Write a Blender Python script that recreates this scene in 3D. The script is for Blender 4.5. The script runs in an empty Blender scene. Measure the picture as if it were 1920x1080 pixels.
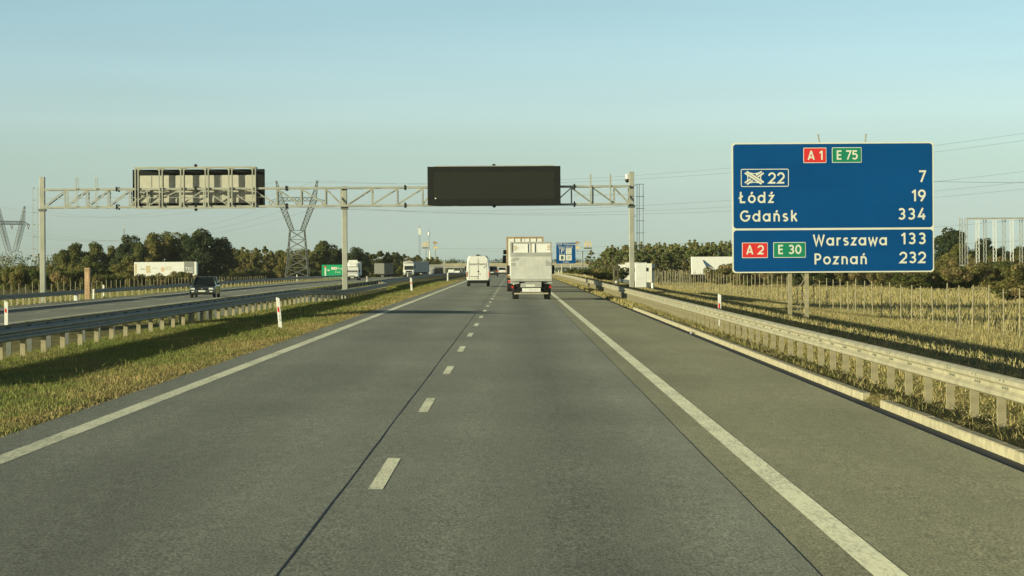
import bpy, math, random
import numpy as np
from mathutils import Vector, Matrix, Euler
R = math.radians
rnd = random.Random(7)
C = bpy.context.scene.collection
SC = bpy.context.scene

# ------------------------------------------------------------------ camera, sky, sun
F, CX, CY, ROLL, EYE = 5000.0, 965.0, 492.0, 0.0062, 2.0
cd = bpy.data.cameras.new('camera')
cam = bpy.data.objects.new('camera', cd); C.objects.link(cam)
cd.sensor_width = 36; cd.lens = F / 1920 * 36
cd.shift_x = (960 - CX) / 1920; cd.shift_y = (CY - 540) / 1920
cd.clip_start = 0.5; cd.clip_end = 20000
cam.matrix_world = Matrix.Translation((0, 0, EYE)) @ Matrix.Rotation(R(90), 4, 'X') @ Matrix.Rotation(-ROLL, 4, 'Z')
SC.camera = cam
SUN_EL, SUN_B = 7.6, 60.0          # elevation; angle of the sun from the road axis, behind and to the left
sun_to = Vector((-math.sin(R(SUN_B)) * math.cos(R(SUN_EL)), -math.cos(R(SUN_B)) * math.cos(R(SUN_EL)), math.sin(R(SUN_EL))))
sd = bpy.data.lights.new('sun', 'SUN'); sd.energy = 5.0; sd.angle = R(0.55); sd.color = (1.0, 0.97, 0.64)
sun = bpy.data.objects.new('sun', sd); C.objects.link(sun); sun.location = (-50, -50, 60)
sun.rotation_euler = (-sun_to).to_track_quat('-Z', 'Y').to_euler()
W = bpy.data.worlds.new('World'); SC.world = W; W.use_nodes = True
nt = W.node_tree; nt.nodes.clear()
wo = nt.nodes.new('ShaderNodeOutputWorld'); bg = nt.nodes.new('ShaderNodeBackground')
sk = nt.nodes.new('ShaderNodeTexSky'); sk.sky_type = 'NISHITA'; sk.sun_disc = False
sk.sun_elevation = R(SUN_EL); sk.sun_rotation = R(180 + SUN_B); sk.altitude = 200; sk.air_density = 1.0; sk.dust_density = 0.6; sk.ozone_density = 1.0
# the clear evening sky is paler and greener low down: scale the sky by the elevation of the view direction
tcw = nt.nodes.new('ShaderNodeTexCoord'); spw = nt.nodes.new('ShaderNodeSeparateXYZ'); nt.links.new(tcw.outputs['Generated'], spw.inputs[0])
rmp = nt.nodes.new('ShaderNodeValToRGB'); el_ = rmp.color_ramp.elements
STOPS = [(0, (2.05, 3.33, 6.9)), (.0114, (1.80, 2.86, 6.08)), (.0184, (1.73, 2.63, 5.47)), (.038, (1.75, 2.48, 4.26)), (.055, (1.98, 2.60, 4.15)), (.075, (1.97, 2.57, 3.85)), (.095, (1.90, 2.48, 3.45)), (.16, (1.6, 1.95, 2.3)), (.35, (1.15, 1.2, 1.15)), (.7, (1.05, 1.0, .85))]
while len(el_) < len(STOPS): el_.new(.5)
for e_, (p_, c_) in zip(el_, STOPS): e_.position = p_; e_.color = (*[x / 7 for x in c_], 1)
nt.links.new(spw.outputs[2], rmp.inputs[0])
tint = nt.nodes.new('ShaderNodeMix'); tint.data_type = 'RGBA'; tint.blend_type = 'MULTIPLY'; tint.inputs[0].default_value = 1
nt.links.new(sk.outputs[0], tint.inputs[6]); nt.links.new(rmp.outputs[0], tint.inputs[7])
vs = nt.nodes.new('ShaderNodeVectorMath'); vs.operation = 'SCALE'; vs.inputs[3].default_value = 7.0
mpw = nt.nodes.new('ShaderNodeMapping'); mpw.inputs['Scale'].default_value = (5, 5, 60); nzw = nt.nodes.new('ShaderNodeTexNoise'); nzw.inputs['Scale'].default_value = 1.0; nzw.inputs['Detail'].default_value = 5
nt.links.new(tcw.outputs['Generated'], mpw.inputs[0]); nt.links.new(mpw.outputs[0], nzw.inputs['Vector'])
mrw = nt.nodes.new('ShaderNodeMapRange'); mrw.inputs[1].default_value = .3; mrw.inputs[2].default_value = .7; mrw.inputs[3].default_value = .985; mrw.inputs[4].default_value = 1.05; nt.links.new(nzw.outputs[0], mrw.inputs[0])
veil = nt.nodes.new('ShaderNodeVectorMath'); veil.operation = 'SCALE'; nt.links.new(tint.outputs[2], veil.inputs[0]); nt.links.new(mrw.outputs[0], veil.inputs[3])
nt.links.new(veil.outputs[0], vs.inputs[0]); nt.links.new(vs.outputs[0], bg.inputs[0]); nt.links.new(bg.outputs[0], wo.inputs[0])
bg.inputs[1].default_value = 0.05
SC.view_settings.view_transform = 'Standard'; SC.view_settings.look = 'None'
SC.view_settings.exposure = 0.4; SC.view_settings.gamma = 1
SC.cycles.use_denoising = True

def at(px, py, Y):
    u, v = px - CX, py - CY
    return Vector(((u - ROLL * v) * Y / F, Y, EYE - (v + ROLL * u) * Y / F))

# ------------------------------------------------------------------ mesh helper
class MB:
    def __init__(s): s.v = []; s.f = []
    def add(s, v, f):
        n = len(s.v); s.v += [tuple(p) for p in v]; s.f += [tuple(i + n for i in q) for q in f]; return s
    def box(s, x0, x1, y0, y1, z0, z1):
        return s.add([(x0,y0,z0),(x1,y0,z0),(x1,y1,z0),(x0,y1,z0),(x0,y0,z1),(x1,y0,z1),(x1,y1,z1),(x0,y1,z1)],
                     [(0,3,2,1),(4,5,6,7),(0,1,5,4),(1,2,6,5),(2,3,7,6),(3,0,4,7)])
    def bar(s, p0, p1, w, h=None):
        h = h or w; p0, p1 = Vector(p0), Vector(p1); d = (p1 - p0).normalized()
        up = Vector((0, 0, 1)) if abs(d.z) < .95 else Vector((0, 1, 0))
        a = d.cross(up).normalized() * w / 2; b = a.cross(d).normalized() * h / 2
        v = [p + sa * a + sb * b for p in (p0, p1) for sa, sb in ((-1,-1),(1,-1),(1,1),(-1,1))]
        return s.add(v, [(0,1,2,3),(7,6,5,4),(0,4,5,1),(1,5,6,2),(2,6,7,3),(3,7,4,0)])
    def tube(s, p0, p1, r0, r1=None, n=10):
        r1 = r0 if r1 is None else r1; p0, p1 = Vector(p0), Vector(p1); d = (p1 - p0).normalized()
        up = Vector((0, 0, 1)) if abs(d.z) < .95 else Vector((0, 1, 0))
        a = d.cross(up).normalized(); b = a.cross(d)
        v = [p + r * (a * math.cos(t) + b * math.sin(t)) for p, r in ((p0, r0), (p1, r1)) for t in [2*math.pi*k/n for k in range(n)]]
        f = [(k, (k+1) % n, n + (k+1) % n, n + k) for k in range(n)]
        return s.add(v, f + [tuple(range(n))[::-1], tuple(range(n, 2*n))])
    def prism(s, pts, axis, a0, a1):
        n = len(pts)
        def m(p, a): return (a, p[0], p[1]) if axis == 'x' else (p[0], a, p[1]) if axis == 'y' else (p[0], p[1], a)
        v = [m(p, a0) for p in pts] + [m(p, a1) for p in pts]
        return s.add(v, [(k, (k+1) % n, n + (k+1) % n, n + k) for k in range(n)] + [tuple(range(n))[::-1], tuple(range(n, 2*n))])
    def loft(s, secs, cap=True):
        n = len(secs[0]); v = [p for q in secs for p in q]; f = []
        for i in range(len(secs) - 1):
            f += [(i*n + k, i*n + (k+1) % n, (i+1)*n + (k+1) % n, (i+1)*n + k) for k in range(n)]
        if cap: f += [tuple(range(n))[::-1], tuple(range((len(secs)-1)*n, len(secs)*n))]
        return s.add(v, f)
    def ball(s, c, r, n=10, m=6):
        c = Vector(c); r = r if hasattr(r, '__len__') else (r, r, r)
        secs = []
        for j in range(m + 1):
            t = math.pi * (j / m - .5); q = max(math.cos(t), .02)
            secs.append([(c.x + r[0]*q*math.cos(2*math.pi*k/n), c.y + r[1]*q*math.sin(2*math.pi*k/n), c.z + r[2]*math.sin(t)) for k in range(n)])
        return s.loft(secs)
    def build(s, name, mat, parent=None, smooth=False, bevel=0, seg=2):
        me = bpy.data.meshes.new(name); me.from_pydata(s.v, [], s.f); me.update()
        import bmesh
        bm = bmesh.new(); bm.from_mesh(me); bmesh.ops.recalc_face_normals(bm, faces=bm.faces); bm.to_mesh(me); bm.free()
        return link(name, me, mat, parent, smooth, bevel, seg)

def link(name, me, mat, parent=None, smooth=False, bevel=0, seg=2):
    if mat and not me.materials: me.materials.append(mat)
    if smooth:
        me.polygons.foreach_set('use_smooth', [True] * len(me.polygons))
    o = bpy.data.objects.new(name, me); C.objects.link(o)
    if parent: o.parent = parent
    if bevel:
        m = o.modifiers.new('bevel', 'BEVEL'); m.width = bevel; m.segments = seg; m.limit_method = 'ANGLE'; m.angle_limit = R(35)
    return o

def tag(o, label, cat, group=None, kind=None):
    if label: o['label'] = label
    if cat: o['category'] = cat
    if group: o['group'] = group
    if kind: o['kind'] = kind
    return o
def struct(o, kind='structure'): o['kind'] = kind; return o
def thing(name, label, cat, loc=(0,0,0), rz=0, group=None):
    o = bpy.data.objects.new(name, None); C.objects.link(o); o.location = loc; o.rotation_euler = (0, 0, rz)
    o.empty_display_size = .3
    return tag(o, label, cat, group)
KIDS = {}
def copy_tree(o, parent=None):
    c = o.copy(); C.objects.link(c)
    if parent: c.parent = parent
    for ch in o.children: copy_tree(ch, c)
    return c

# ------------------------------------------------------------------ materials
def mat(name, rgb, rough=.6, metal=0., var=.12, scale=3., bump=0., rgb2=None, coat=0., spec=.5, detail=4, stretch=None):
    m = bpy.data.materials.new(name); m.use_nodes = True; t = m.node_tree; b = t.nodes['Principled BSDF']
    b.inputs['Roughness'].default_value = rough; b.inputs['Metallic'].default_value = metal
    b.inputs['Specular IOR Level'].default_value = spec
    if coat: b.inputs['Coat Weight'].default_value = coat; b.inputs['Coat Roughness'].default_value = .08
    tc = t.nodes.new('ShaderNodeTexCoord'); no = t.nodes.new('ShaderNodeTexNoise'); no.inputs['Scale'].default_value = scale; no.inputs['Detail'].default_value = detail
    src = tc.outputs['Object']
    if stretch:
        mp = t.nodes.new('ShaderNodeMapping'); mp.inputs['Scale'].default_value = stretch; t.links.new(src, mp.inputs[0]); src = mp.outputs[0]
    t.links.new(src, no.inputs['Vector'])
    rp = t.nodes.new('ShaderNodeValToRGB'); c2 = rgb2 or tuple(min(1, c * (1 + var)) for c in rgb); c1 = rgb if rgb2 else tuple(c * (1 - var) for c in rgb)
    rp.color_ramp.elements[0].position = .32; rp.color_ramp.elements[1].position = .68
    rp.color_ramp.elements[0].color = (*c1, 1); rp.color_ramp.elements[1].color = (*c2, 1)
    t.links.new(no.outputs['Fac'], rp.inputs[0]); t.links.new(rp.outputs[0], b.inputs['Base Color'])
    if bump:
        bp = t.nodes.new('ShaderNodeBump'); bp.inputs['Strength'].default_value = bump; bp.inputs['Distance'].default_value = .02
        t.links.new(no.outputs['Fac'], bp.inputs['Height']); t.links.new(bp.outputs[0], b.inputs['Normal'])
    return m

def leafmat(name, trans=.25, rough=.7):
    m = bpy.data.materials.new(name); m.use_nodes = True; t = m.node_tree; b = t.nodes['Principled BSDF']
    a = t.nodes.new('ShaderNodeVertexColor'); a.layer_name = 'leaf_colour'
    t.links.new(a.outputs[0], b.inputs['Base Color']); b.inputs['Roughness'].default_value = rough; b.inputs['Specular IOR Level'].default_value = .2
    if trans:
        tr = t.nodes.new('ShaderNodeBsdfTranslucent'); mx = t.nodes.new('ShaderNodeMixShader'); mx.inputs[0].default_value = trans
        t.links.new(a.outputs[0], tr.inputs[0]); t.links.new(b.outputs[0], mx.inputs[1]); t.links.new(tr.outputs[0], mx.inputs[2])
        t.links.new(mx.outputs[0], t.nodes['Material Output'].inputs[0])
    return m
M = dict(
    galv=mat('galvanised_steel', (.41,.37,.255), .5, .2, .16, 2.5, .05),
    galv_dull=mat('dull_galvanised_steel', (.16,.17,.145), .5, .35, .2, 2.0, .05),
    post=mat('weathered_steel_post', (.33,.285,.175), .65, .1, .2, 5),
    gantry=mat('gantry_steel', (.37,.365,.30), .5, .2, .12, 1.2),
    black=mat('black_housing', (.010,.011,.009), .55, 0, .2, 2, spec=.3),
    screen=mat('display_glass', (.019,.021,.015), .5, 0, .08, 9, spec=.25),
    panelback=mat('beige_back_panel', (.50,.47,.38), .55, .1, .08, 1.5),
    white=mat('white_paint', (.72,.71,.66), .45, 0, .05, 2),
    whitegloss=mat('white_car_paint', (.70,.69,.64), .3, 0, .03, 2, coat=.5),
    cream=mat('cream_truck_body', (.74,.72,.64), .45, 0, .07, 1.4),
    greypaint=mat('grey_paint', (.36,.36,.33), .5, .1, .12, 2),
    lift=mat('aluminium_lift_platform', (.58,.57,.52), .5, .2, .1, 2.5),
    darkgrey=mat('dark_grey_paint', (.06,.065,.065), .35, 0, .15, 2, coat=.6),
    green_car=mat('dark_green_car_paint', (.085,.105,.094), .22, .3, .15, 2, coat=.9),
    rubber=mat('tyre_rubber', (.018,.018,.017), .85, 0, .2, 9),
    rim=mat('wheel_rim', (.35,.35,.34), .4, .6, .1, 8),
    glass=mat('window_glass', (.012,.016,.017), .08, 0, .1, 2, spec=.8),
    lamp_red=mat('red_lamp_lens', (.55,.03,.02), .3, 0, .1, 6),
    lamp_orange=mat('orange_lamp_lens', (.6,.2,.03), .3, 0, .1, 6),
    lamp_clear=mat('clear_lamp_lens', (.75,.74,.68), .12, .2, .1, 6, spec=.9),
    orange=mat('orange_brown_frame', (.34,.22,.10), .55, 0, .2, 3),
    sos=mat('faded_orange_plastic', (.42,.27,.15), .6, 0, .18, 4),
    olive=mat('olive_board_shaded_phone', (.085,.075,.035), .6, 0, .2, 4),  # phone column: shade put into the colour; also plain olive for name boards
    blue=mat('blue_sign_sheeting', (.0005,.061,.21), .6, 0, .09, .45, spec=.12),
    border=mat('cream_sign_sheeting', (.66,.65,.54), .5, 0, .05, 1.5, spec=.3),
    red=mat('red_sign_sheeting', (.62,.030,.030), .5, 0, .05, 1.5, spec=.3),
    green=mat('green_sign_sheeting', (.008,.20,.105), .5, 0, .05, 1.5, spec=.3),
    green2=mat('bright_green_sign_sheeting', (.01,.30,.13), .5, 0, .06, .8, spec=.3),
    kerb=mat('concrete_kerb', (.37,.325,.215), .85, 0, .2, 6, .2),
    bitumen=mat('bitumen_strip', (.024,.025,.026), .7, 0, .3, 3),
    seam=mat('tar_seam', (.012,.012,.010), .6, 0, .3, 3),
    concrete=mat('weathered_concrete', (.33,.32,.27), .85, 0, .15, .6),
    yellow=mat('yellow_sign_face', (.72,.50,.16), .5, 0, .08, 2),
    bark=mat('grey_bark', (.11,.085,.06), .9, 0, .3, 4, .3),
    wood=mat('dull_wood', (.2,.15,.1), .8, 0, .3, 3),
    wire=mat('aluminium_wire', (.20,.21,.20), .5, .3, .1, 2),
    pylon=mat('pylon_steel', (.13,.135,.12), .6, .3, .15, 1),
    blueink=mat('blue_lettering', (.05,.09,.16), .6, 0, .1, 3),
    ink=mat('dark_lettering', (.05,.05,.05), .6, 0, .1, 3),
    leaf=leafmat('leaf', .5), blade=leafmat('grass_blade', .3), needle=leafmat('needle', .45),
)

def ground_material():
    m = bpy.data.materials.new('meadow_ground'); m.use_nodes = True; t = m.node_tree; b = t.nodes['Principled BSDF']
    b.inputs['Roughness'].default_value = .95; b.inputs['Specular IOR Level'].default_value = .1
    g = t.nodes.new('ShaderNodeNewGeometry')
    n1 = t.nodes.new('ShaderNodeTexNoise'); n1.inputs['Scale'].default_value = .35; n1.inputs['Detail'].default_value = 8
    n2 = t.nodes.new('ShaderNodeTexNoise'); n2.inputs['Scale'].default_value = 6; n2.inputs['Detail'].default_value = 6
    for n in (n1, n2): t.links.new(g.outputs['Position'], n.inputs['Vector'])
    r1 = t.nodes.new('ShaderNodeValToRGB'); e = r1.color_ramp.elements
    e[0].position = .35; e[0].color = (.17, .165, .055, 1); e[1].position = .65; e[1].color = (.34, .28, .12, 1)
    r2 = t.nodes.new('ShaderNodeValToRGB'); e = r2.color_ramp.elements
    e[0].position = .3; e[0].color = (.65, .65, .65, 1); e[1].position = .7; e[1].color = (1.1, 1.1, 1.1, 1)
    mx = t.nodes.new('ShaderNodeMix'); mx.data_type = 'RGBA'; mx.blend_type = 'MULTIPLY'; mx.inputs[0].default_value = 1
    t.links.new(n1.outputs[0], r1.inputs[0]); t.links.new(n2.outputs[0], r2.inputs[0])
    t.links.new(r1.outputs[0], mx.inputs[6]); t.links.new(r2.outputs[0], mx.inputs[7]); t.links.new(mx.outputs[2], b.inputs['Base Color'])
    bp = t.nodes.new('ShaderNodeBump'); bp.inputs['Strength'].default_value = .8; bp.inputs['Distance'].default_value = .1
    t.links.new(n2.outputs[0], bp.inputs['Height']); t.links.new(bp.outputs[0], b.inputs['Normal'])
    return m

def asphalt(name, base, streaks=(), speck=.62):
    """streaks: (centre x, half width, factor) worn or oily bands running along the lane"""
    m = bpy.data.materials.new(name); m.use_nodes = True; t = m.node_tree; b = t.nodes['Principled BSDF']; L = t.links.new
    b.inputs['Roughness'].default_value = .8; b.inputs['Specular IOR Level'].default_value = .3; b.inputs['Diffuse Roughness'].default_value = 1.0
    g = t.nodes.new('ShaderNodeNewGeometry'); sp = t.nodes.new('ShaderNodeSeparateXYZ'); L(g.outputs['Position'], sp.inputs[0])
    def noise(scale, detail, vec=None, rough=.6):
        n = t.nodes.new('ShaderNodeTexNoise'); n.inputs['Scale'].default_value = scale; n.inputs['Detail'].default_value = detail; n.inputs['Roughness'].default_value = rough
        if vec:
            mp = t.nodes.new('ShaderNodeMapping'); mp.inputs['Scale'].default_value = vec; L(g.outputs['Position'], mp.inputs[0]); L(mp.outputs[0], n.inputs['Vector'])
        else: L(g.outputs['Position'], n.inputs['Vector'])
        return n.outputs['Fac']
    def mth(op, a, b2=None, clamp=False):
        n = t.nodes.new('ShaderNodeMath'); n.operation = op; n.use_clamp = clamp
        for i, x in enumerate((a, b2)):
            if x is None: continue
            if isinstance(x, (int, float)): n.inputs[i].default_value = x
            else: L(x, n.inputs[i])
        return n.outputs[0]
    def mr(v, a, b2, c, d):
        n = t.nodes.new('ShaderNodeMapRange'); L(v, n.inputs[0])
        for i, x in enumerate((a, b2, c, d)): n.inputs[i+1].default_value = x
        return n.outputs[0]
    f = mr(noise(52, 3, (1, .30, 1), .8), .34, .66, 1 - speck, 1 + speck)
    f = mth('MULTIPLY', f, mr(noise(9, 4, (1, .35, 1), .7), .35, .65, .88, 1.12))
    f = mth('MULTIPLY', f, mr(noise(.6, 5, (1, .18, 1)), .3, .7, .86, 1.13))
    f = mth('MULTIPLY', f, mr(noise(.12, 3, (.35, 1, 1)), .3, .7, .90, 1.10))
    f = mth('MULTIPLY', f, mr(noise(.05, 2, (.12, 1.6, 1)), .62, .70, 1.0, 1.10))
    for cx, hw, fac in streaks:
        d = mth('ABSOLUTE', mth('SUBTRACT', sp.outputs[0], cx))
        d = mth('ADD', d, mth('MULTIPLY', mth('SUBTRACT', noise(.25, 4), .5), .5))
        f = mth('MULTIPLY', f, mr(d, 0, hw, fac, 1.0))
    col = t.nodes.new('ShaderNodeMix'); col.data_type = 'RGBA'; col.blend_type = 'MULTIPLY'; col.inputs[0].default_value = 1; col.inputs[6].default_value = (*base, 1)
    L(f, col.inputs[7]); L(col.outputs[2], b.inputs['Base Color'])
    bp = t.nodes.new('ShaderNodeBump'); bp.inputs['Strength'].default_value = .25; bp.inputs['Distance'].default_value = .004
    L(noise(60, 2), bp.inputs['Height']); L(bp.outputs[0], b.inputs['Normal'])
    return m

def paint_material():
    m = bpy.data.materials.new('worn_road_paint'); m.use_nodes = True; t = m.node_tree; b = t.nodes['Principled BSDF']; L = t.links.new
    b.inputs['Roughness'].default_value = .7; b.inputs['Diffuse Roughness'].default_value = 1.0
    g = t.nodes.new('ShaderNodeNewGeometry'); mp = t.nodes.new('ShaderNodeMapping'); mp.inputs['Scale'].default_value = (1, .16, 1); L(g.outputs['Position'], mp.inputs[0])
    n = t.nodes.new('ShaderNodeTexNoise'); n.inputs['Scale'].default_value = 34; n.inputs['Detail'].default_value = 5; n.inputs['Roughness'].default_value = .7; L(mp.outputs[0], n.inputs['Vector'])
    n2 = t.nodes.new('ShaderNodeTexNoise'); n2.inputs['Scale'].default_value = .5; n2.inputs['Detail'].default_value = 4; L(g.outputs['Position'], n2.inputs['Vector'])
    ad = t.nodes.new('ShaderNodeMath'); ad.operation = 'MULTIPLY_ADD'; ad.inputs[1].default_value = .45; L(n2.outputs[0], ad.inputs[0]); L(n.outputs[0], ad.inputs[2])
    r = t.nodes.new('ShaderNodeValToRGB'); e = r.color_ramp.elements
    e[0].position = .50; e[0].color = (.20, .197, .15, 1); e[1].position = .78; e[1].color = (.52, .51, .385, 1)
    L(ad.outputs[0], r.inputs[0]); L(r.outputs[0], b.inputs['Base Color'])
    return m

# ------------------------------------------------------------------ ground and roads
def zr(Y):
    t = max(0., min(Y, 1300.) - 230.); z = -5e-6 * t * t
    return z - (Y > 1300) * min(.004 * (Y - 1300), 2.)
ZB = -0.5                                        # opposite carriageway level
PROF = [(-1600,-2.6),(-200,-2.6),(-60,-2.2),(-52,-2.0),(-42,-1.7),(-37,-1.2),(-34.2,-.65),(-31.4,-.53),(-31.1,-.53),(-30.9,-.9),(-21.5,-.9),(-21.3,-.5),(-19,-.42),(-15,-.33),(-13,-.25),(-12,-.2),
        (-11,-.13),(-10,-.09),(-8.2,-.06),(-7.2,.0),(-6.2,.07),(-5.6,.09),(-5.4,-.35),(5.0,-.35),(5.25,-.12),(5.36,-.03),(5.7,-.1),(6.2,-.17),(6.8,-.10),(7.6,.08),(8.3,.20),(8.8,.19),(9.7,-.3),
        (11,-.75),(13,-.95),(14.2,-.87),(14.9,-.82),(16,-.9),(18,-1.17),(20,-1.42),(22,-1.62),(30,-1.75),(60,-2.0),(200,-2.6),(1600,-2.6)]
PX = [p[0] for p in PROF]; PZ = [p[1] for p in PROF]
def gz(X, Y):
    z = float(np.interp(X, PX, PZ))
    if -15 < X < -9.6 and 145 < Y < 245:
        w = min(1, (Y - 145) / 18, (245 - Y) / 18) * min(1, (X + 15) / 1.5, (-9.6 - X) / 1.2)
        z -= .24 * w
    return z + zr(Y)
xs = sorted(set(PX) | set(np.arange(-36, 30, 1.0)) | {-300, -120, -90, -75, 40, 50, 75, 90, 120, 300, -1000, 1000, 1600, -1600})
ys = list(np.arange(-40, 320, 5)) + list(np.arange(320, 1320, 25)) + [1400, 1600, 1900, 2200]
gm = MB(); nx = len(xs)
for Y in ys:
    for X in xs: gm.v.append((X, Y, gz(X, Y)))
for j in range(len(ys) - 1):
    for i in range(nx - 1): gm.f.append((j*nx + i, j*nx + i + 1, (j+1)*nx + i + 1, (j+1)*nx + i))
struct(link('ground', (lambda me: (me.from_pydata(gm.v, [], gm.f), me.update(), me)[2])(bpy.data.meshes.new('ground')), ground_material(), smooth=True))

YS = list(np.arange(-20, 400, 10)) + list(np.arange(400, 1700, 30))
def strip(mb, x0, x1, zf, Ys, dz=0.):
    n = len(mb.v)
    for Y in Ys: mb.v += [(x0, Y, zf(x0, Y) + dz), (x1, Y, zf(x1, Y) + dz)]
    for k in range(len(Ys) - 1): mb.f.append((n + 2*k, n + 2*k + 1, n + 2*k + 3, n + 2*k + 2))
def zroad(X, Y): return -.02 * X + zr(Y)
def zopp(X, Y): return ZB + zr(Y)
mroad = asphalt('worn_asphalt', (.134, .137, .114), [(-3.35, 1.1, .90), (.55, 1.05, .74), (-4.4, .45, 1.07), (-2.3, .45, 1.07), (1.5, .4, 1.06), (-.5, .3, 1.04)])
mshould = asphalt('shoulder_asphalt', (.150, .146, .100), [(3.6, 1.0, 1.05)])
mopp = asphalt('opposite_asphalt', (.150, .152, .125), [(-23.8, .9, .93), (-27.2, .9, .9)])
mpaint = paint_material()
a = MB(); strip(a, -5.66, 1.97, zroad, YS); struct(a.build('road', mroad))
a = MB(); strip(a, 1.97, 5.0, zroad, YS); struct(a.build('hard_shoulder', mshould))
a = MB(); strip(a, -31.05, -21.4, zopp, YS); struct(a.build('opposite_road', mopp))
a = MB()
strip(a, -5.16, -4.93, zroad, YS, .0014); strip(a, 2.315, 2.545, zroad, YS, .0014)
Y = 23.3 - 12
while Y < 900:
    strip(a, -1.295, -1.165, zroad, [Y, Y + 3.7], .0014); Y += 12.0
struct(a.build('lane_marking', mpaint))
a = MB(); strip(a, -22.12, -21.9, zopp, YS, .0014); strip(a, -29.1, -28.88, zopp, YS, .0014)
Y = 70
while Y < 700:
    strip(a, -25.56, -25.44, zopp, [Y, Y + 4], .0014); Y += 12.0
struct(a.build('opposite_lane_marking', mpaint))
a = MB(); 
for x0, wd, ph in ((-1.515, .016, 0), (1.97, .008, 1.3)):
    Ysj = list(np.arange(-10, 300, 2.0)) + list(np.arange(300, 700, 20)); n = len(a.v)
    for Y in Ysj:
        o_ = .004 * math.sin(Y * .31 + ph) + .003 * math.sin(Y * 1.1); w_ = wd * (1 + .25 * math.sin(Y * .7))
        a.v += [(x0 + o_ - w_/2, Y, zroad(x0, Y) + .0009), (x0 + o_ + w_/2, Y, zroad(x0, Y) + .0009)]
    for k in range(len(Ysj) - 1): a.f.append((n + 2*k, n + 2*k + 1, n + 2*k + 3, n + 2*k + 2))
struct(a.build('road_seam', M['seam']))
a = MB(); strip(a, 5.0, 5.22, lambda X, Y: zroad(5.0, Y) - .012, list(np.arange(10, 125, 5)));
struct(a.build('gutter', M['bitumen']))
a = MB(); strip(a, 5.0, 5.75, lambda X, Y: zroad(5.0, Y) + (X > 5.5) * -.03 - .01, list(np.arange(125, 420, 10))); struct(a.build('shoulder_edge', mat('dusty_shoulder_edge', (.16,.14,.09), .9, 0, .3, 2)))
for k0, k1 in ((12, 38.2), (40.2, 118)):                       # kerb stones: each about a metre, laid in a row
    a = MB(); Y = k0
    while Y < k1:
        L_ = min(1.0, k1 - Y); j = rnd.uniform(-.003, .003)
        z0 = zroad(5.22, Y); a.box(5.22 + j, 5.36 + j, Y + .006, Y + L_ - .006, z0 - .2, z0 + .105 + j); Y += 1.0
    struct(a.build('kerb', M['kerb'], bevel=.015, seg=1))

# ------------------------------------------------------------------ grass (uncountable: stuff)
def blades(name, n, pick, h, w, cols, seed, lean=.35, bend=.4):
    r = np.random.default_rng(seed)
    x, y = pick(r, n); n = len(x)
    z = np.array([gz(a_, b_) for a_, b_ in zip(x, y)]) - .02
    hh = h[0] + (h[1] - h[0]) * r.random(n) ** 1.5; ww = w * (.6 + .8 * r.random(n))
    if callable(cols): cc = cols(r, x, y)
    else: cc = np.array(cols)[r.integers(0, len(cols), n)]
    cc = cc * (.75 + .5 * r.random((n, 1)))
    az = r.random(n) * 2 * np.pi; face = r.random(n) * 2 * np.pi
    dx, dy = np.cos(az) * lean * hh * r.random(n), np.sin(az) * lean * hh * r.random(n)
    fx, fy = np.cos(face) * ww / 2, np.sin(face) * ww / 2
    V = np.zeros((n, 5, 3))
    V[:, 0] = np.stack([x - fx, y - fy, z], 1); V[:, 1] = np.stack([x + fx, y + fy, z], 1)
    V[:, 2] = np.stack([x + fx * .8 + dx * .45, y + fy * .8 + dy * .45, z + hh * .6], 1)
    V[:, 3] = np.stack([x - fx * .8 + dx * .45, y - fy * .8 + dy * .45, z + hh * .6], 1)
    V[:, 4] = np.stack([x + dx * (1 + bend), y + dy * (1 + bend), z + hh], 1)
    me = bpy.data.meshes.new(name); me.vertices.add(5 * n); me.vertices.foreach_set('co', V.reshape(-1))
    base = np.arange(n)[:, None] * 5
    loops = np.concatenate([base + np.array([0, 1, 2, 3]), base + np.array([3, 2, 4])], 1).reshape(-1)
    me.loops.add(len(loops)); me.loops.foreach_set('vertex_index', loops.astype(np.int32))
    st = (np.arange(n)[:, None] * 7 + np.array([0, 4])).reshape(-1); me.polygons.add(2 * n)
    me.polygons.foreach_set('loop_start', st.astype(np.int32))
    me.update(calc_edges=True)
    ca = me.color_attributes.new('leaf_colour', 'FLOAT_COLOR', 'POINT')
    ca.data.foreach_set('color', np.repeat(np.concatenate([cc, np.ones((n, 1))], 1), 5, axis=0).reshape(-1).astype(np.float32))
    return tag(link(name, me, M['blade']), None, None, None, 'stuff')
def area(x0, x1, y0, y1, clump=0., near=1.0):
    def f(r, n):
        y = y0 + (y1 - y0) * r.random(n) ** near; x = x0 + (x1 - x0) * r.random(n)
        if clump:
            k = np.sin(x * 2.1 + np.sin(y * .9) * 1.7) * np.sin(y * 1.3 + np.sin(x * 1.1) * 2) ; keep = r.random(n) < (1 - clump) + clump * (k > -.1); x, y = x[keep], y[keep]
        vis = np.abs(x) < y * .2 + 3; return x[vis], y[vis]
    return f
G1, G2, G3 = (.16,.19,.045), (.24,.23,.075), (.34,.28,.11)
def median_cols(r, x, y):
    t = np.clip((x + 8.0) / 2.4, 0, 1)[:, None] * .75 + .22 * np.sin(x * 1.3 + y * .35)[:, None] + .15 * np.sin(x * 4.1 - y * .9)[:, None]
    t = t + .3 * np.sin(x * 2.3 + np.sin(y * .8) * 2)[:, None] * np.sin(y * .45 + x)[:, None] + .12
    p = np.clip(t + .6 * (r.random((len(x), 1)) - .5), 0, 1)
    return (1 - p) * np.array((.185,.215,.055)) + p * np.array((.37,.28,.12))
blades('median_grass', 230000, area(-12.6, -5.6, 26, 100, .2, .85), (.025, .085), .014, median_cols, 1, lean=.9)
blades('median_grass', 9000, area(-12.6, -5.75, 26, 110, .9, .85), (.09, .20), .011, median_cols, 21, lean=.7)
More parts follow.
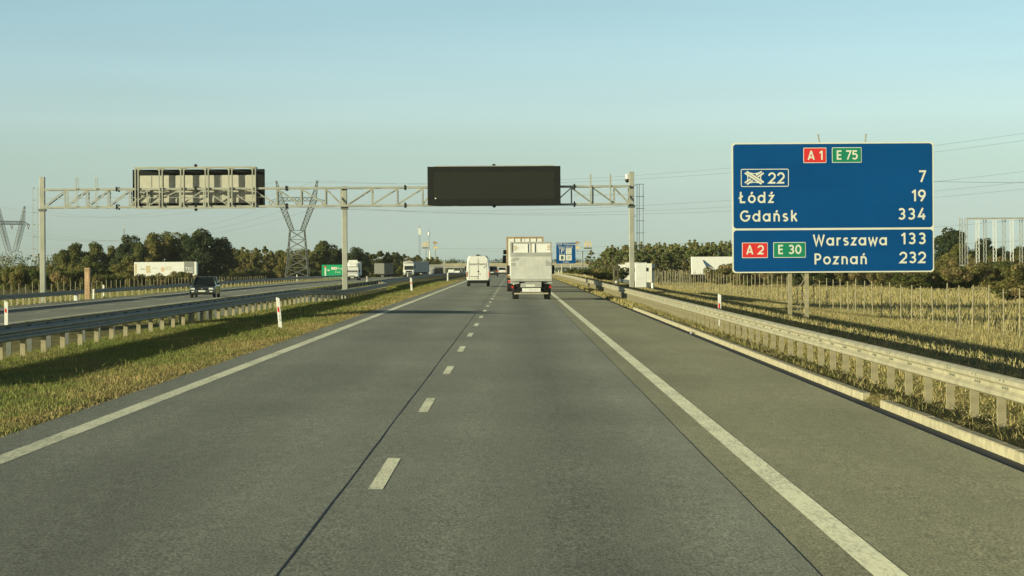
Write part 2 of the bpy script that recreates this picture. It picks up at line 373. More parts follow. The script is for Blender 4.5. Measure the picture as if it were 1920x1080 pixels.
blades('median_grass', 120000, area(-12.6, -5.62, 100, 300, .2), (.03, .11), .035, median_cols, 2, lean=.8)
blades('median_grass', 16000, area(-21.2, -12.6, 100, 420, .2), (.05, .16), .04, [G1, G2, G2], 3, lean=.7)
ST = [(.42,.33,.15), (.34,.27,.11), (.50,.40,.20), (.16,.16,.06)]
def heap(cx, cy, sx, sy):
    def f(r, n): return cx + sx * r.normal(size=n) * .5, cy + sy * r.normal(size=n) * .5
    return f
D1, D2, D3, D4 = (.50,.40,.175), (.40,.325,.13), (.56,.46,.23), (.22,.22,.07)
blades('verge_grass', 34000, area(5.4, 8.0, 26, 130, .75, .7), (.05, .19), .012, [D4, D2, G2, D1, D1], 4, lean=.8)
blades('verge_grass', 130000, area(5.38, 8.0, 26, 130, .2, .7), (.02, .07), .017, [D1, D2, D3, D2, G2], 41, lean=1.3)
blades('verge_grass', 36000, area(5.2, 8.2, 120, 420, .2), (.05, .2), .035, [D4, D2, D1, D1], 5, lean=.7)
for k_, (hx, hy, sx_, sy_, n_) in enumerate(((5.3, 39.2, .25, 1.2, 900), (5.22, 52, .12, .7, 260), (5.2, 63, .1, .9, 260), (5.25, 84, .14, 1.6, 300), (5.5, 57.5, .25, .5, 500), (5.6, 33, .25, .8, 500), (5.3, 97, .15, 2.5, 300))):
    blades('washed_straw', n_, heap(hx, hy, sx_, sy_), (.02, .10), .012, ST, 60 + k_, lean=2.2)
blades('dry_meadow_grass', 170000, area(6.9, 16.2, 36, 260, .2, .8), (.05, .15), .02, [D1, D2, D3, D4], 6, lean=.5)
blades('dry_meadow_grass', 240000, area(16.2, 24, 60, 300, .3, .8), (.08, .34), .02, [D1, D2, D3, D2, D1, D4], 7)
blades('dry_meadow_grass', 260000, area(22, 100, 110, 500, .45), (.12, .5), .038, [D1, D2, D3, D2, D1, D4], 8)
blades('dry_meadow_grass', 40000, area(8, 24, 300, 620, .3), (.15, .4), .06, [D1, D2, D3], 9)
blades('roadside_grass', 30000, area(-37, -31.1, 120, 460, .25), (.08, .25), .03, [G1, G2, G2, D2], 10)
blades('roadside_grass', 34000, area(-62, -37, 190, 620, .3), (.2, .6), .06, [G1, G2, D2], 11)

# ------------------------------------------------------------------ trees and shrubs
def leaves_mesh(name, centres, radii, n, size, cols, seed, squash=1., up=.3):
    r = np.random.default_rng(seed); k = len(centres); cs = np.array(centres); rs = np.array(radii)
    wt = rs ** 2 / (rs ** 2).sum(); idx = r.choice(k, n, p=wt)
    d = r.normal(size=(n, 3)); d /= np.linalg.norm(d, axis=1)[:, None]
    rad = (.55 + .5 * r.random(n) ** .6)
    p = cs[idx] + d * (rs[idx] * rad)[:, None] * np.array([1, 1, squash])
    nrm = d * .7 + r.normal(size=(n, 3)) * .6 + np.array([0, 0, up]); nrm /= np.linalg.norm(nrm, axis=1)[:, None]
    a = np.cross(nrm, r.normal(size=(n, 3))); a /= np.linalg.norm(a, axis=1)[:, None]; b = np.cross(nrm, a)
    s = (size * (.5 + .9 * r.random(n)))[:, None]; e = .6 + .5 * r.random((n, 1))
    V = np.stack([p - a * s, p - b * s * e * .6 + a * s * .1, p + a * s, p + b * s * e * .6 - a * s * .15], 1)
    tone = np.array(cols)[r.integers(0, len(cols), k)][idx] * (.75 + .5 * r.random((n, 1)))
    me = bpy.data.meshes.new(name); me.from_pydata(V.reshape(-1, 3).tolist(), [], (np.arange(n)[:, None] * 4 + np.arange(4)).tolist()); me.update()
    ca = me.color_attributes.new('leaf_colour', 'FLOAT_COLOR', 'POINT')
    ca.data.foreach_set('color', np.repeat(np.concatenate([tone, np.ones((n, 1))], 1), 4, axis=0).reshape(-1).astype(np.float32))
    return me
LG = [(0.132, 0.149, 0.044), (0.172, 0.178, 0.053), (0.109, 0.126, 0.041), (0.2, 0.194, 0.061)]
LY = [(0.241, 0.218, 0.067), (0.201, 0.196, 0.06), (0.282, 0.236, 0.084), (0.167, 0.172, 0.053)]
LD = [(0.061, 0.086, 0.037), (0.078, 0.102, 0.042), (0.098, 0.11, 0.047)]
LP = [(0.206, 0.244, 0.088), (0.272, 0.292, 0.102), (0.24, 0.244, 0.088), (0.348, 0.305, 0.127)]
LB = [(0.261, 0.231, 0.077), (0.196, 0.189, 0.062), (0.341, 0.266, 0.119), (0.152, 0.161, 0.05)]
def crown(seed, cols, shape='broad', n=2600, size=.034):
    """unit tree: height 1, crown half width about .36"""
    r = random.Random(seed); cs = []; rs = []
    if shape == 'broad':
        for k in range(32):
            t = r.random() ** .9; z = .14 + .73 * t; w = .33 * math.sin(math.pi * min(1, .18 + .78 * t)) ** .7; a = r.random() * 6.283; q = w * r.random() ** .5
            cs.append((q * math.cos(a), q * math.sin(a), z)); rs.append(r.uniform(.07, .15))
        cs.append((r.uniform(-.1, .1), 0, .89)); rs.append(.1)
    elif shape == 'narrow':
        for k in range(24):
            t = r.random(); z = .08 + .82 * t; w = .22 * (1 - t * .75); a = r.random() * 6.283; q = w * r.random() ** .5
            cs.append((q * math.cos(a), q * math.sin(a), z)); rs.append(r.uniform(.05, .10) * (1.15 - .5 * t))
        cs.append((0, 0, .94)); rs.append(.045)
    elif shape == 'pine':
        for k in range(30):
            t = r.random(); z = .06 + .86 * t; w = .24 * (1 - t) ** .8 + .03; a = r.random() * 6.283
            cs.append((w * math.cos(a), w * math.sin(a), z)); rs.append(r.uniform(.045, .085) * (1.1 - .45 * t))
        for z in (.88, .94, .98): cs.append((r.uniform(-.015, .015), 0, z)); rs.append(.028)
    else:                                          # shrub
        for k in range(18):
            a = r.random() * 6.283; q = .42 * r.random() ** .5; z = .18 + r.random() * .62 * (1 - q * .9)
            cs.append((q * math.cos(a), q * math.sin(a), z)); rs.append(r.uniform(.1, .2))
    return leaves_mesh('crown', cs, rs, n, size, cols, seed, .85 if shape != 'pine' else .6)
def trunk(seed, shape):
    r = random.Random(seed); m = MB(); top = {'broad': .72, 'narrow': .9, 'pine': .95, 'shrub': .45}[shape]; w = {'shrub': .016}.get(shape, .022)
    pts = [Vector((r.uniform(-.012, .012) * k, r.uniform(-.012, .012) * k, top * k / 4)) for k in range(5)]
    for k in range(4): m.tube(pts[k] - Vector((0, 0, .03 if k == 0 else 0)), pts[k+1], w * (1 - k * .2), w * (1 - (k+1) * .2), 7)
    for k in range(7):
        z = top * (.35 + .55 * r.random()); a = r.random() * 6.283; l = .24 * (1 - z * .6) if shape != 'shrub' else .3
        m.tube((0, 0, z), (l * math.cos(a), l * math.sin(a), z + l * (.7 if shape != 'pine' else .05)), w * .4, w * .12, 5)
    me = bpy.data.meshes.new('trunk'); me.from_pydata(m.v, [], m.f); me.update(); me.materials.append(M['bark']); return me
VAR = {}
for key, cols, shape, n, size, cnt in (('green', LG, 'broad', 7500, .0245, 3), ('yellowish', LY, 'broad', 7000, .0245, 3), ('dark', LD, 'broad', 8000, .0235, 2), ('birch', LY, 'narrow', 4600, .024, 3),
                                  ('poplar', LG, 'narrow', 4600, .024, 3), ('pine', LP, 'pine', 5200, .0195, 4), ('scrub', LB, 'shrub', 4000, .031, 4), ('greenshrub', LG, 'shrub', 4000, .031, 3)):
    for k in range(cnt):
        me = crown(len(VAR) * 31 + 5, cols, shape, n, size); me.materials.append(M['needle' if key == 'pine' else 'leaf'])
        VAR.setdefault(key, []).append((me, trunk(len(VAR) * 17 + k, shape)))
CNT = {}
def tree(name, key, X, Y, h, width, label, cat, group=None, z=None):
    k = CNT[key] = CNT.get(key, -1) + 1; cm, tm = VAR[key][k % len(VAR[key])]
    if z is None: z = gz(X, Y)
    o = thing(name, label, cat, (X, Y, z), rnd.random() * 6.28, group)
    nat = {'shrub': .95}.get('shrub' if 'shrub' in key or key == 'scrub' else '', .72 if key in ('green', 'yellowish', 'dark') else .46)
    sx = width / nat * 1.18; o.scale = (sx, sx, h)
    link('crown', cm, None, o); link('trunk', tm, None, o); return o
def tree_px(name, key, px, top, wpx, Y, label, cat, group=None, sink=0.):
    p = at(px, top, Y); z0 = gz(p.x, Y) - sink
    return tree(name, key, p.x, Y, (p.z - z0) / .97, wpx * Y / F, label, cat, group, z0)

for px, top, wpx, key, Y, lab in (
    (118, 468, 46, 'green', 600, 'small rounded green tree just right of the tall left gantry post'),
    (143, 455, 62, 'green', 640, 'broad green tree nearest the left gantry post, rising above the low scrub'),
    (176, 453, 58, 'green', 650, 'broad green tree above the orange roadside phone column'),
    (208, 460, 42, 'yellowish', 655, 'thin pale tree in the gap left of the tall dark clump'),
    (243, 440, 52, 'dark', 640, 'dark upright tree left end of the tall clump behind the long white trailer'),
    (262, 454, 34, 'green', 630, 'shorter tree over the left end of the long white trailer'),
    (289, 436, 54, 'yellowish', 640, 'yellowish tall tree behind the middle of the long white trailer'),
    (320, 434, 58, 'yellowish', 646, 'tall olive tree behind the grey lettered end of the long white trailer'),
    (347, 437, 44, 'green', 650, 'tall green tree between the olive tree and the biggest dark tree'),
    (383, 429, 88, 'dark', 640, 'biggest dark tree of the clump, above the black saloon car'),
    (414, 444, 46, 'dark', 648, 'dark tree at the right edge of the tall clump'),
    (246, 478, 60, 'yellowish', 625, 'low yellowish tree in front of the clump left of the white trailer'),
    (170, 478, 60, 'green', 610, 'low green tree behind the orange roadside phone column'),
    (607, 451, 52, 'green', 720, 'tall rounded tree right of the lattice pylon above the green road sign'),
    (636, 466, 40, 'dark', 726, 'dark tree behind the middle gantry post'),
    (668, 463, 46, 'dark', 740, 'rounded dark tree above the white oncoming box van')):
    tree_px('deciduous_tree', key, px, top, wpx, Y, lab, 'tree', 'tall deciduous trees left of the motorway')
def row(name, keys, x0, x1, step, topf, wpx, Y0, Y1, label, group, n_rows=2):
    for j in range(n_rows):
        px = x0 + j * step * .5
        while px < x1:
            jj = rnd.uniform(-.3, .3) * step; Yt = Y0 + (Y1 - Y0) * (j + rnd.uniform(-.3, .3)) / max(1, n_rows - 1)
            tree_px(name, rnd.choice(keys), px + jj, topf(px) + rnd.uniform(-4, 5) - 2 * j, wpx * rnd.uniform(.8, 1.25), Yt, label, 'tree', group); px += step
row('woodland_tree', ['birch', 'poplar', 'birch', 'yellowish'], 428, 590, 12, lambda x: 468, 27, 720, 780, 'slim mixed tree in the low woodland edge behind the lattice pylon', 'woodland edge trees behind the pylon')
row('woodland_tree', ['birch', 'poplar', 'green'], 590, 745, 12, lambda x: 470 + (x - 590) * .04, 27, 745, 800, 'slim tree in the woodland edge between the gantry middle post and the far white lorry', 'woodland trees behind the oncoming vehicles')
row('woodland_tree', ['dark', 'poplar', 'birch'], 745, 835, 12, lambda x: 476 + (x - 745) * .14, 22, 840, 960, 'small far tree above the grey lorry trailer', 'far trees above the grey lorry trailer')
row('pine_tree', ['pine'], 1128, 1378, 11, lambda x: 474 - min(12, (x - 1128) * .25) - (x > 1290) * 3, 26, 520, 600, 'dark green pine in the dense plantation edge right of the motorway', 'pine plantation right of the motorway', 3)
for px, top, wpx, Y, lab in ((1108, 470, 24, 470, 'lone slender pine left of the pine plantation, beside the yellow arches sign'), (1122, 484, 26, 480, 'short bushy pine at the low left edge of the plantation'),
                             (1148, 461, 30, 470, 'tall pine at the left edge of the plantation above the dark phone column')):
    tree_px('pine_tree', 'pine', px, top, wpx, Y, lab, 'tree', 'pine plantation right of the motorway')
row('roadside_shrub', ['greenshrub', 'scrub'], 1072, 1165, 12, lambda x: 503 - (x - 1072) * .06, 30, 400, 440, 'low olive shrub at the foot of the pines behind the right guardrail', 'shrubs at the foot of the pines')
for o in C.objects:
    if o.name.startswith('roadside_shrub'): o['category'] = 'shrub'
row('low_shrub', ['scrub', 'greenshrub', 'scrub'], -8, 150, 15, lambda x: 487 + (x > 60) * 2, 34, 430, 520, 'olive scrub bush in the low thicket beyond the left wire fence', 'scrub thicket beyond the left fence', 3)
row('low_shrub', ['scrub', 'greenshrub'], 150, 260, 16, lambda x: 505, 32, 430, 480, 'low dark scrub bush behind the orange phone column and fence', 'scrub behind the orange phone column', 2)
for px, top, w_, Y, lab in ((258, 509, 30, 500, 'yellow-green bush at the left foot of the long white trailer'), (292, 503, 32, 480, 'dark bush in front of the middle of the long white trailer'), (318, 505, 32, 485, 'brown bush below the orange print on the long white trailer'),
                        (338, 497, 40, 490, 'tall yellowish bush hiding part of the long white trailer'), (360, 503, 30, 485, 'yellow bush under the grey lettered panel of the long white trailer'), (440, 500, 40, 600, 'olive bush right of the black saloon car')):
    tree_px('low_shrub', 'scrub', px, top, w_, Y, lab, 'shrub', 'bushes in front of the white trailer')
row('low_shrub', ['scrub', 'greenshrub'], 455, 600, 15, lambda x: 500, 30, 655, 700, 'low olive bush at the foot of the woodland edge behind the pylon', 'bushes along the woodland foot', 2)
# right of the big sign
tree_px('deciduous_tree', 'dark', 1786, 427, 82, 500, 'big rounded dark tree just right of the large blue sign', 'tree')
tree_px('willow_tree', 'yellowish', 1800, 456, 62, 460, 'yellow-green bushy willow in front of the dark tree by the blue sign', 'tree')
tree_px('deciduous_tree', 'dark', 1845, 446, 46, 490, 'dark upright tree seen through the empty billboard frame', 'tree')
tree_px('deciduous_tree', 'dark', 1875, 462, 44, 490, 'small dark tree behind the middle columns of the billboard frame', 'tree')
tree_px('deciduous_tree', 'green', 1912, 461, 50, 490, 'green tree behind the right end of the billboard frame', 'tree')
for j, (Y, topb, st) in enumerate(((450, 478, 22), (400, 492, 24), (350, 504, 27))):
    px = 1385 + j * 9 if j == 0 else (1400 if j == 1 else 1690)
    while px < 1960:
        t_ = topb - (px > 1760) * 15 + rnd.uniform(-7, 8) - (j == 2) * (px - 1690) * .04
        tree_px('scrub_bush', rnd.choice(['scrub', 'scrub', 'greenshrub']), px + rnd.uniform(-8, 8), t_, rnd.uniform(40, 62), Y + rnd.uniform(-14, 14),
                ('olive scrub bush in the thicket under the billboard frame', 'brown-green scrub bush in the thicket behind the right fence', 'low scrub bush close behind the right fence, under the billboard frame')[j], 'bush', ('far scrub under the billboard', 'scrub behind the right fence', 'near scrub behind the right fence')[j])
        px += st
tree_px('scrub_bush', 'scrub', 1341, 490, 40, 420, 'round brown bush hiding the lower half of the white trailer left of the blue sign', 'bush')
tree_px('scrub_bush', 'greenshrub', 1374, 492, 34, 420, 'dark green bush at the left edge of the large blue sign', 'bush')
tree_px('scrub_bush', 'scrub', 1905, 508, 90, 240, 'large reddish-brown bush at the right edge of the view', 'bush')
# far wood behind the bridge, one mass
r_ = random.Random(4); cs = []; rs = []
for k in range(520):
    px = r_.uniform(640, 1240); Y = r_.uniform(1480, 1720); p = at(px, 488 + (abs(px - 900) < 40) * 2 + r_.uniform(-2.5, 5), Y); cs.append((p.x, Y, p.z - 1.6)); rs.append(r_.uniform(1.5, 3.0))
    cs.append((p.x, Y, p.z - 5.5)); rs.append(r_.uniform(1.5, 3.2))
me = leaves_mesh('far_wood', cs, rs, 26000, .55, LD + LD + LG, 3); tag(link('far_wood', me, M['leaf']), None, None, None, 'stuff')
cs = []; rs = []
for k in range(700):
    s_ = r_.choice((-1, 1)); px = r_.uniform(-120, 640) if s_ < 0 else r_.uniform(1160, 2050); Y = r_.uniform(820, 980); p = at(px, 484 if s_ < 0 else 474, Y); z0 = gz(p.x, Y)
    cs.append((p.x, Y, z0 + (p.z - z0) * r_.uniform(.3, 1))); rs.append(r_.uniform(1.2, 2.4))
me = leaves_mesh('far_wood', cs, rs, 26000, .4, LD + LG, 5); tag(link('far_wood', me, M['leaf']), None, None, None, 'stuff')

# ------------------------------------------------------------------ guardrails
WP = [(0,.445),(.035,.455),(.08,.485),(.08,.535),(.03,.575),(.03,.615),(.08,.655),(.08,.705),(.035,.735),(0,.745)]
def polyline_at(path, Y):
    ysp = [p[1] for p in path]
    return float(np.interp(Y, ysp, [p[0] for p in path])), float(np.interp(Y, ysp, [p[2] for p in path])) + zr(Y)
def post_mesh(side):
    m = MB(); s = side
    m.box(-.062, .062, -.0025, .0025, -.35, .70); m.box(-.062, -.057, .003, .05, -.35, .70); m.box(.057, .062, .003, .05, -.35, .70)
    me = bpy.data.meshes.new('post'); me.from_pydata(m.v, [], m.f); me.update(); return me
PM = post_mesh(1)
def guardrail(path, face, label, y0, y1, gap, bm, pm, phase=0., bolts=False, pw=1., group='guardrails along the motorway', max_posts=100, ends=False):
    x0, zb0 = polyline_at(path, y0)
    t = thing('guardrail', label, 'guardrail', (x0, y0, zb0), 0, group)
    Ys = sorted(set(list(np.arange(y0, y1, 4.0 if y1 < 400 else 8.0)) + [p[1] for p in path if y0 < p[1] < y1] + [y1]))
    secs = []
    for Y in Ys:
        X, zb = polyline_at(path, Y); X -= x0; zb -= zb0
        out = [(X + face * (.10 + d), Y - y0, zb + z) for d, z in WP] + [(X + face * (.094 + d), Y - y0, zb + z) for d, z in reversed(WP)]
        secs.append(out)
    MB().loft(secs).build('beam', bm, t)
    Y, k = y0 + phase, 0; extra = MB()
    while Y < y1:
        X, zb = polyline_at(path, Y)
        if k < max_posts:
            o = bpy.data.objects.new('post', PM); C.objects.link(o); o.parent = t; o.location = (X - x0, Y - y0, zb - zb0); o.scale = (pw, 1, 1)
            if not PM.materials: PM.materials.append(None)
            o.material_slots[0].link = 'OBJECT'; o.material_slots[0].material = pm
        else: extra.box(X - x0 - .05, X - x0 + .05, Y - y0 - .003, Y - y0 + .003, zb - zb0 - .3, zb - zb0 + .7)
        Y += gap; k += 1
    if extra.v: struct(extra.build('post_row', pm, t), 'stuff')
    if bolts:
        b = MB(); Y = y0 + 1.0
        while Y < min(y1, 140):
            X, zb = polyline_at(path, Y)
            for dy in (-.16, .0, .16):
                for zz in ((.595,) if dy else (.595,)): b.tube((X - x0 + face * .125, Y + dy - y0, zb - zb0 + zz), (X - x0 + face * .148, Y + dy - y0, zb - zb0 + zz), .017, n=6)
            for dy in (-.12, .12): b.tube((X - x0 + face * .178, Y + dy - y0, zb - zb0 + .69), (X - x0 + face * .188, Y + dy - y0, zb - zb0 + .69), .014, n=6)
            Y += 2.0
        struct(b.build('splice_bolt', M['galv_dull'], t), 'stuff')
        # lapped splice plates every four metres
        s = MB(); Y = y0 + 2.0
        while Y < min(y1, 150):
            X, zb = polyline_at(path, Y)
            s.loft([[(X - x0 + face * (.104 + d), Y + dy - y0, zb - zb0 + z) for d, z in WP] + [(X - x0 + face * (.1015 + d), Y + dy - y0, zb - zb0 + z) for d, z in reversed(WP)] for dy in (-.17, .17)])
            Y += 4.0
        struct(s.build('splice_plate', M['galv'], t), 'stuff')
    if ends:
        X, zb = polyline_at(path, y0); MB().tube((0, -.03, .42), (0, -.03, .77), .09, n=10).build('end_cap', M['white'], t)
    return t
RX = [(6.2, 0, -.19), (6.2, 300, -.19), (6.25, 1400, -.19)]
guardrail(RX, -1, 'bright sunlit guardrail beside the hard shoulder running below the large blue sign', 24, 210, 2.0, M['galv'], M['post'], bolts=True, pw=.92)
guardrail(RX, -1, 'far stretch of right guardrail beyond the gantry passing the blue service sign', 210.05, 640, 4.3, M['galv'], M['post'], max_posts=100)
guardrail([(9.2, 0, -.2), (9.2, 400, -.2)], -1, 'short shaded guardrail around the foot of the right gantry post behind the dark phone column', 178, 232, 4, M['galv_dull'], M['galv_dull'], ends=True)
NR = [(-11.75, 0, -.2), (-11.75, 150, -.2), (-11.0, 164, -.4), (-10.75, 185, -.43), (-10.7, 222, -.38), (-11.6, 228, -.3), (-11.75, 260, -.27), (-11.75, 1400, -.27)]
FR = [(-12.35, 0, -.2), (-12.35, 150, -.2), (-13.0, 166, -.38), (-13.1, 222, -.38), (-12.35, 236, -.3), (-12.35, 1400, -.28)]
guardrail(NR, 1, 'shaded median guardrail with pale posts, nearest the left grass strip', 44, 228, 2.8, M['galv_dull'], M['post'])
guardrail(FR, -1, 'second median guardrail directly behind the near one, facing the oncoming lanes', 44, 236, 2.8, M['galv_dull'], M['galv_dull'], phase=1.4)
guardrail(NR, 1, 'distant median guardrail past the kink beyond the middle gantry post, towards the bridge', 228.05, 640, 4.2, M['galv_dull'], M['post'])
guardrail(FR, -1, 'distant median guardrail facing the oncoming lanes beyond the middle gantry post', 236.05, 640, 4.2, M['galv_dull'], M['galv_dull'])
LX = [(-31.35, 0, -.54), (-31.35, 1400, -.54)]
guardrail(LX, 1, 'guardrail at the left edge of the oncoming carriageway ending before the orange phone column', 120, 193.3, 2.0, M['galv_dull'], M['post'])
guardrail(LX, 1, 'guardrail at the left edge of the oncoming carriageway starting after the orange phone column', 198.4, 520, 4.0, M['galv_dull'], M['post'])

# ------------------------------------------------------------------ wire fences
def fence(pts, gap, h, label, brace=()):
    t = thing('wire_fence', label, 'fence', (pts[0][0], pts[0][1], gz(*pts[0])), 0, 'wire fences beside the motorway'); b = Vector(t.location)
    pm = MB().tube((0, 0, -.25), (0, 0, h), .032, n=6); me = bpy.data.meshes.new('post'); me.from_pydata(pm.v, [], pm.f); me.update(); me.materials.append(M['post'])
    P = []; 
    for (x0, y0), (x1, y1) in zip(pts, pts[1:]):
        L_ = math.hypot(x1 - x0, y1 - y0); n = int(L_ / gap)
        for k in range(n): P.append((x0 + (x1 - x0) * k / n, y0 + (y1 - y0) * k / n))
    rest = MB()
    for k, (x, y) in enumerate(P):
        y += rnd.uniform(-.35, .35); z = gz(x, y)
        if k < 100:
            o = bpy.data.objects.new('post', me); C.objects.link(o); o.parent = t; o.location = Vector((x, y, z)) - b; o.rotation_euler = (rnd.uniform(-.03, .03), rnd.uniform(-.03, .03), 0); o.scale = (1, 1, rnd.uniform(.93, 1.04))
        else: rest.tube(Vector((x, y, z - .2)) - b, Vector((x, y, z + h)) - b, .032, n=5)
        if k in brace: rest.tube(Vector((x, y, z + h * .75)) - b, Vector((x, y + 1.2, z)) - b, .025, n=5)
    if rest.v: struct(rest.build('post_row', M['post'], t), 'stuff')
    w = MB()
    for zz in np.arange(.15, h - .05, .22):
        for (x0, y0), (x1, y1) in zip(P, P[1:]): w.bar(Vector((x0, y0, gz(x0, y0) + zz)) - b, Vector((x1, y1, gz(x1, y1) + zz)) - b, .0035)
    w.build('wire_mesh', M['wire'], t)
fence([(22, 92), (22, 420), (30, 470)], 4.0, 2.35, 'tall wire fence with slim grey posts across the dry meadow below the blue sign', brace=(10, 20))
fence([(-53, 220), (-52, 560)], 4.0, 2.1, 'wire fence with slim grey posts beyond the oncoming carriageway in front of the trees')

# ------------------------------------------------------------------ stroke lettering for the big road sign
def arc(cx, cy, rx, ry, a0, a1, n=18):
    return [(cx + rx * math.cos(R(a0 + (a1 - a0) * k / n)), cy + ry * math.sin(R(a0 + (a1 - a0) * k / n))) for k in range(n + 1)]
def circ(cx, cy, rx, ry): return arc(cx, cy, rx, ry, 90, 450, 30)
AC = [(.24, .80), (.38, .98)]
GL = {  # glyph: (width, [strokes])
 '1': (.40, [[(.06,.74),(.27,.90)], [(.31,0),(.31,1)]]),
 '2': (.66, [arc(.33,.655,.265,.27,170,-32) + [(.10,.075),(.63,.075)]]),
 '3': (.62, [arc(.29,.71,.225,.215,150,-75,16), arc(.29,.295,.245,.22,75,-150,16), [(.24,.505),(.36,.505)]]),
 '4': (.68, [[(.45,1.0),(.10,.27),(.67,.27)], [(.50,0),(.50,.52)]]),
 '5': (.64, [[(.58,.925),(.18,.925),(.145,.50)], arc(.32,.345,.26,.27,128,-145,20)]),
 '7': (.60, [[(.03,.925),(.55,.925),(.20,0)]]),
 '9': (.64, [circ(.32,.665,.255,.26), [(.575,.62),(.54,.46),(.24,0)]]),
 '0': (.64, [circ(.32,.5,.255,.425)]),
 'A': (.74, [[(.06,0),(.37,1.0)], [(.37,1.0),(.68,0)], [(.17,.27),(.57,.27)]]),
 'E': (.60, [[(.12,0),(.12,1)], [(.12,.925),(.56,.925)], [(.12,.5),(.52,.5)], [(.12,.075),(.56,.075)]]),
 'G': (.90, [arc(.45,.5,.385,.425,48,360,26) + [(.50,.5)]]),
 'W': (1.05, [[(.05,1),(.29,.06),(.525,.88),(.76,.06),(1.0,1)]]),
 'P': (.64, [[(.12,0),(.12,1)], [(.12,.925),(.34,.925)] + arc(.34,.68,.23,.245,90,-90,14) + [(.12,.435)]]),
 'Ł': (.62, [[(.17,1),(.17,.075),(.58,.075)], [(0,.40),(.36,.64)]]),
 'ó': (.62, [circ(.31,.36,.265,.29), AC]), 'o': (.62, [circ(.31,.36,.265,.29)]),
 'd': (.68, [circ(.31,.36,.265,.29), [(.585,0),(.585,1)]]),
 'a': (.68, [circ(.31,.36,.265,.29), [(.585,0),(.585,.73)]]),
 'z': (.54, [[(.05,.65),(.46,.65),(.09,.075),(.50,.075)]]), 'ź': (.54, [[(.05,.65),(.46,.65),(.09,.075),(.50,.075)], AC]),
 'n': (.60, [[(.10,0),(.10,.73)], arc(.305,.42,.205,.235,180,0,14) + [(.51,0)]]), 'ń': (.60, [[(.10,0),(.10,.73)], arc(.305,.42,.205,.235,180,0,14) + [(.51,0)], AC]),
 's': (.50, [arc(.25,.515,.165,.14,35,250,14) + arc(.245,.215,.18,.145,70,-145,14)]),
 'k': (.58, [[(.10,0),(.10,1)], [(.50,.73),(.15,.33)], [(.26,.45),(.53,0)]]),
 'r': (.44, [[(.10,0),(.10,.73)], arc(.335,.40,.235,.255,180,72,12)]),
 'w': (.82, [[(.04,.73),(.225,.05),(.41,.62),(.595,.05),(.78,.73)]]),
 ' ': (.30, []),
}
def ribbon(mb, pts, w, to3, lift):
    n = len(pts); closed = math.dist(pts[0], pts[-1]) < 1e-6
    L_, R_ = [], []
    for i in range(n):
        if closed: a, b = pts[i-1] if i else pts[-2], pts[i+1] if i < n-1 else pts[1]
        else: a, b = pts[max(0, i-1)], pts[min(n-1, i+1)]
        p = pts[i]; d1 = Vector((p[0]-a[0], p[1]-a[1])); d2 = Vector((b[0]-p[0], b[1]-p[1]))
        if d1.length < 1e-9: d1 = d2
        if d2.length < 1e-9: d2 = d1
        d1.normalize(); d2.normalize(); n1 = Vector((-d1.y, d1.x)); n2 = Vector((-d2.y, d2.x)); m = n1 + n2
        m = m.normalized() if m.length > 1e-6 else n1
        k = min(1 / max(m.dot(n1), .35), 2.6); L_.append((p[0] + m.x*w/2*k, p[1] + m.y*w/2*k)); R_.append((p[0] - m.x*w/2*k, p[1] - m.y*w/2*k))
    base = len(mb.v)
    for l, r2 in zip(L_, R_): mb.v += [to3(l, lift), to3(r2, lift)]
    for i in range(n - 1): mb.f.append((base + 2*i, base + 2*i + 1, base + 2*i + 3, base + 2*i + 2))
def stroke_text(mb, text, x0, x1, base, cap, to3, lift, w=.158):
    """lay text between x0 and x1 (metres on the sign face), baseline and cap height given; spacing is tuned to fit"""
    adv = sum(GL[c][0] for c in text); sp = ((x1 - x0) / cap - adv) / max(1, len(text) - 1); x = 0
    for c in text:
        gw, st = GL[c]
        for k, s in enumerate(st):
            ribbon(mb, [(x0 + (x + p[0]) * cap, base + p[1] * cap) for p in s], w * cap, to3, lift + k * .0012)
        x += gw + sp
def rrect(x0, x1, y0, y1, r):
    out = []
    for cx, cy, a in ((x1-r, y1-r, 0), (x0+r, y1-r, 90), (x0+r, y0+r, 180), (x1-r, y0+r, 270)): out += arc(cx, cy, r, r, a, a + 90, 5)
    return out

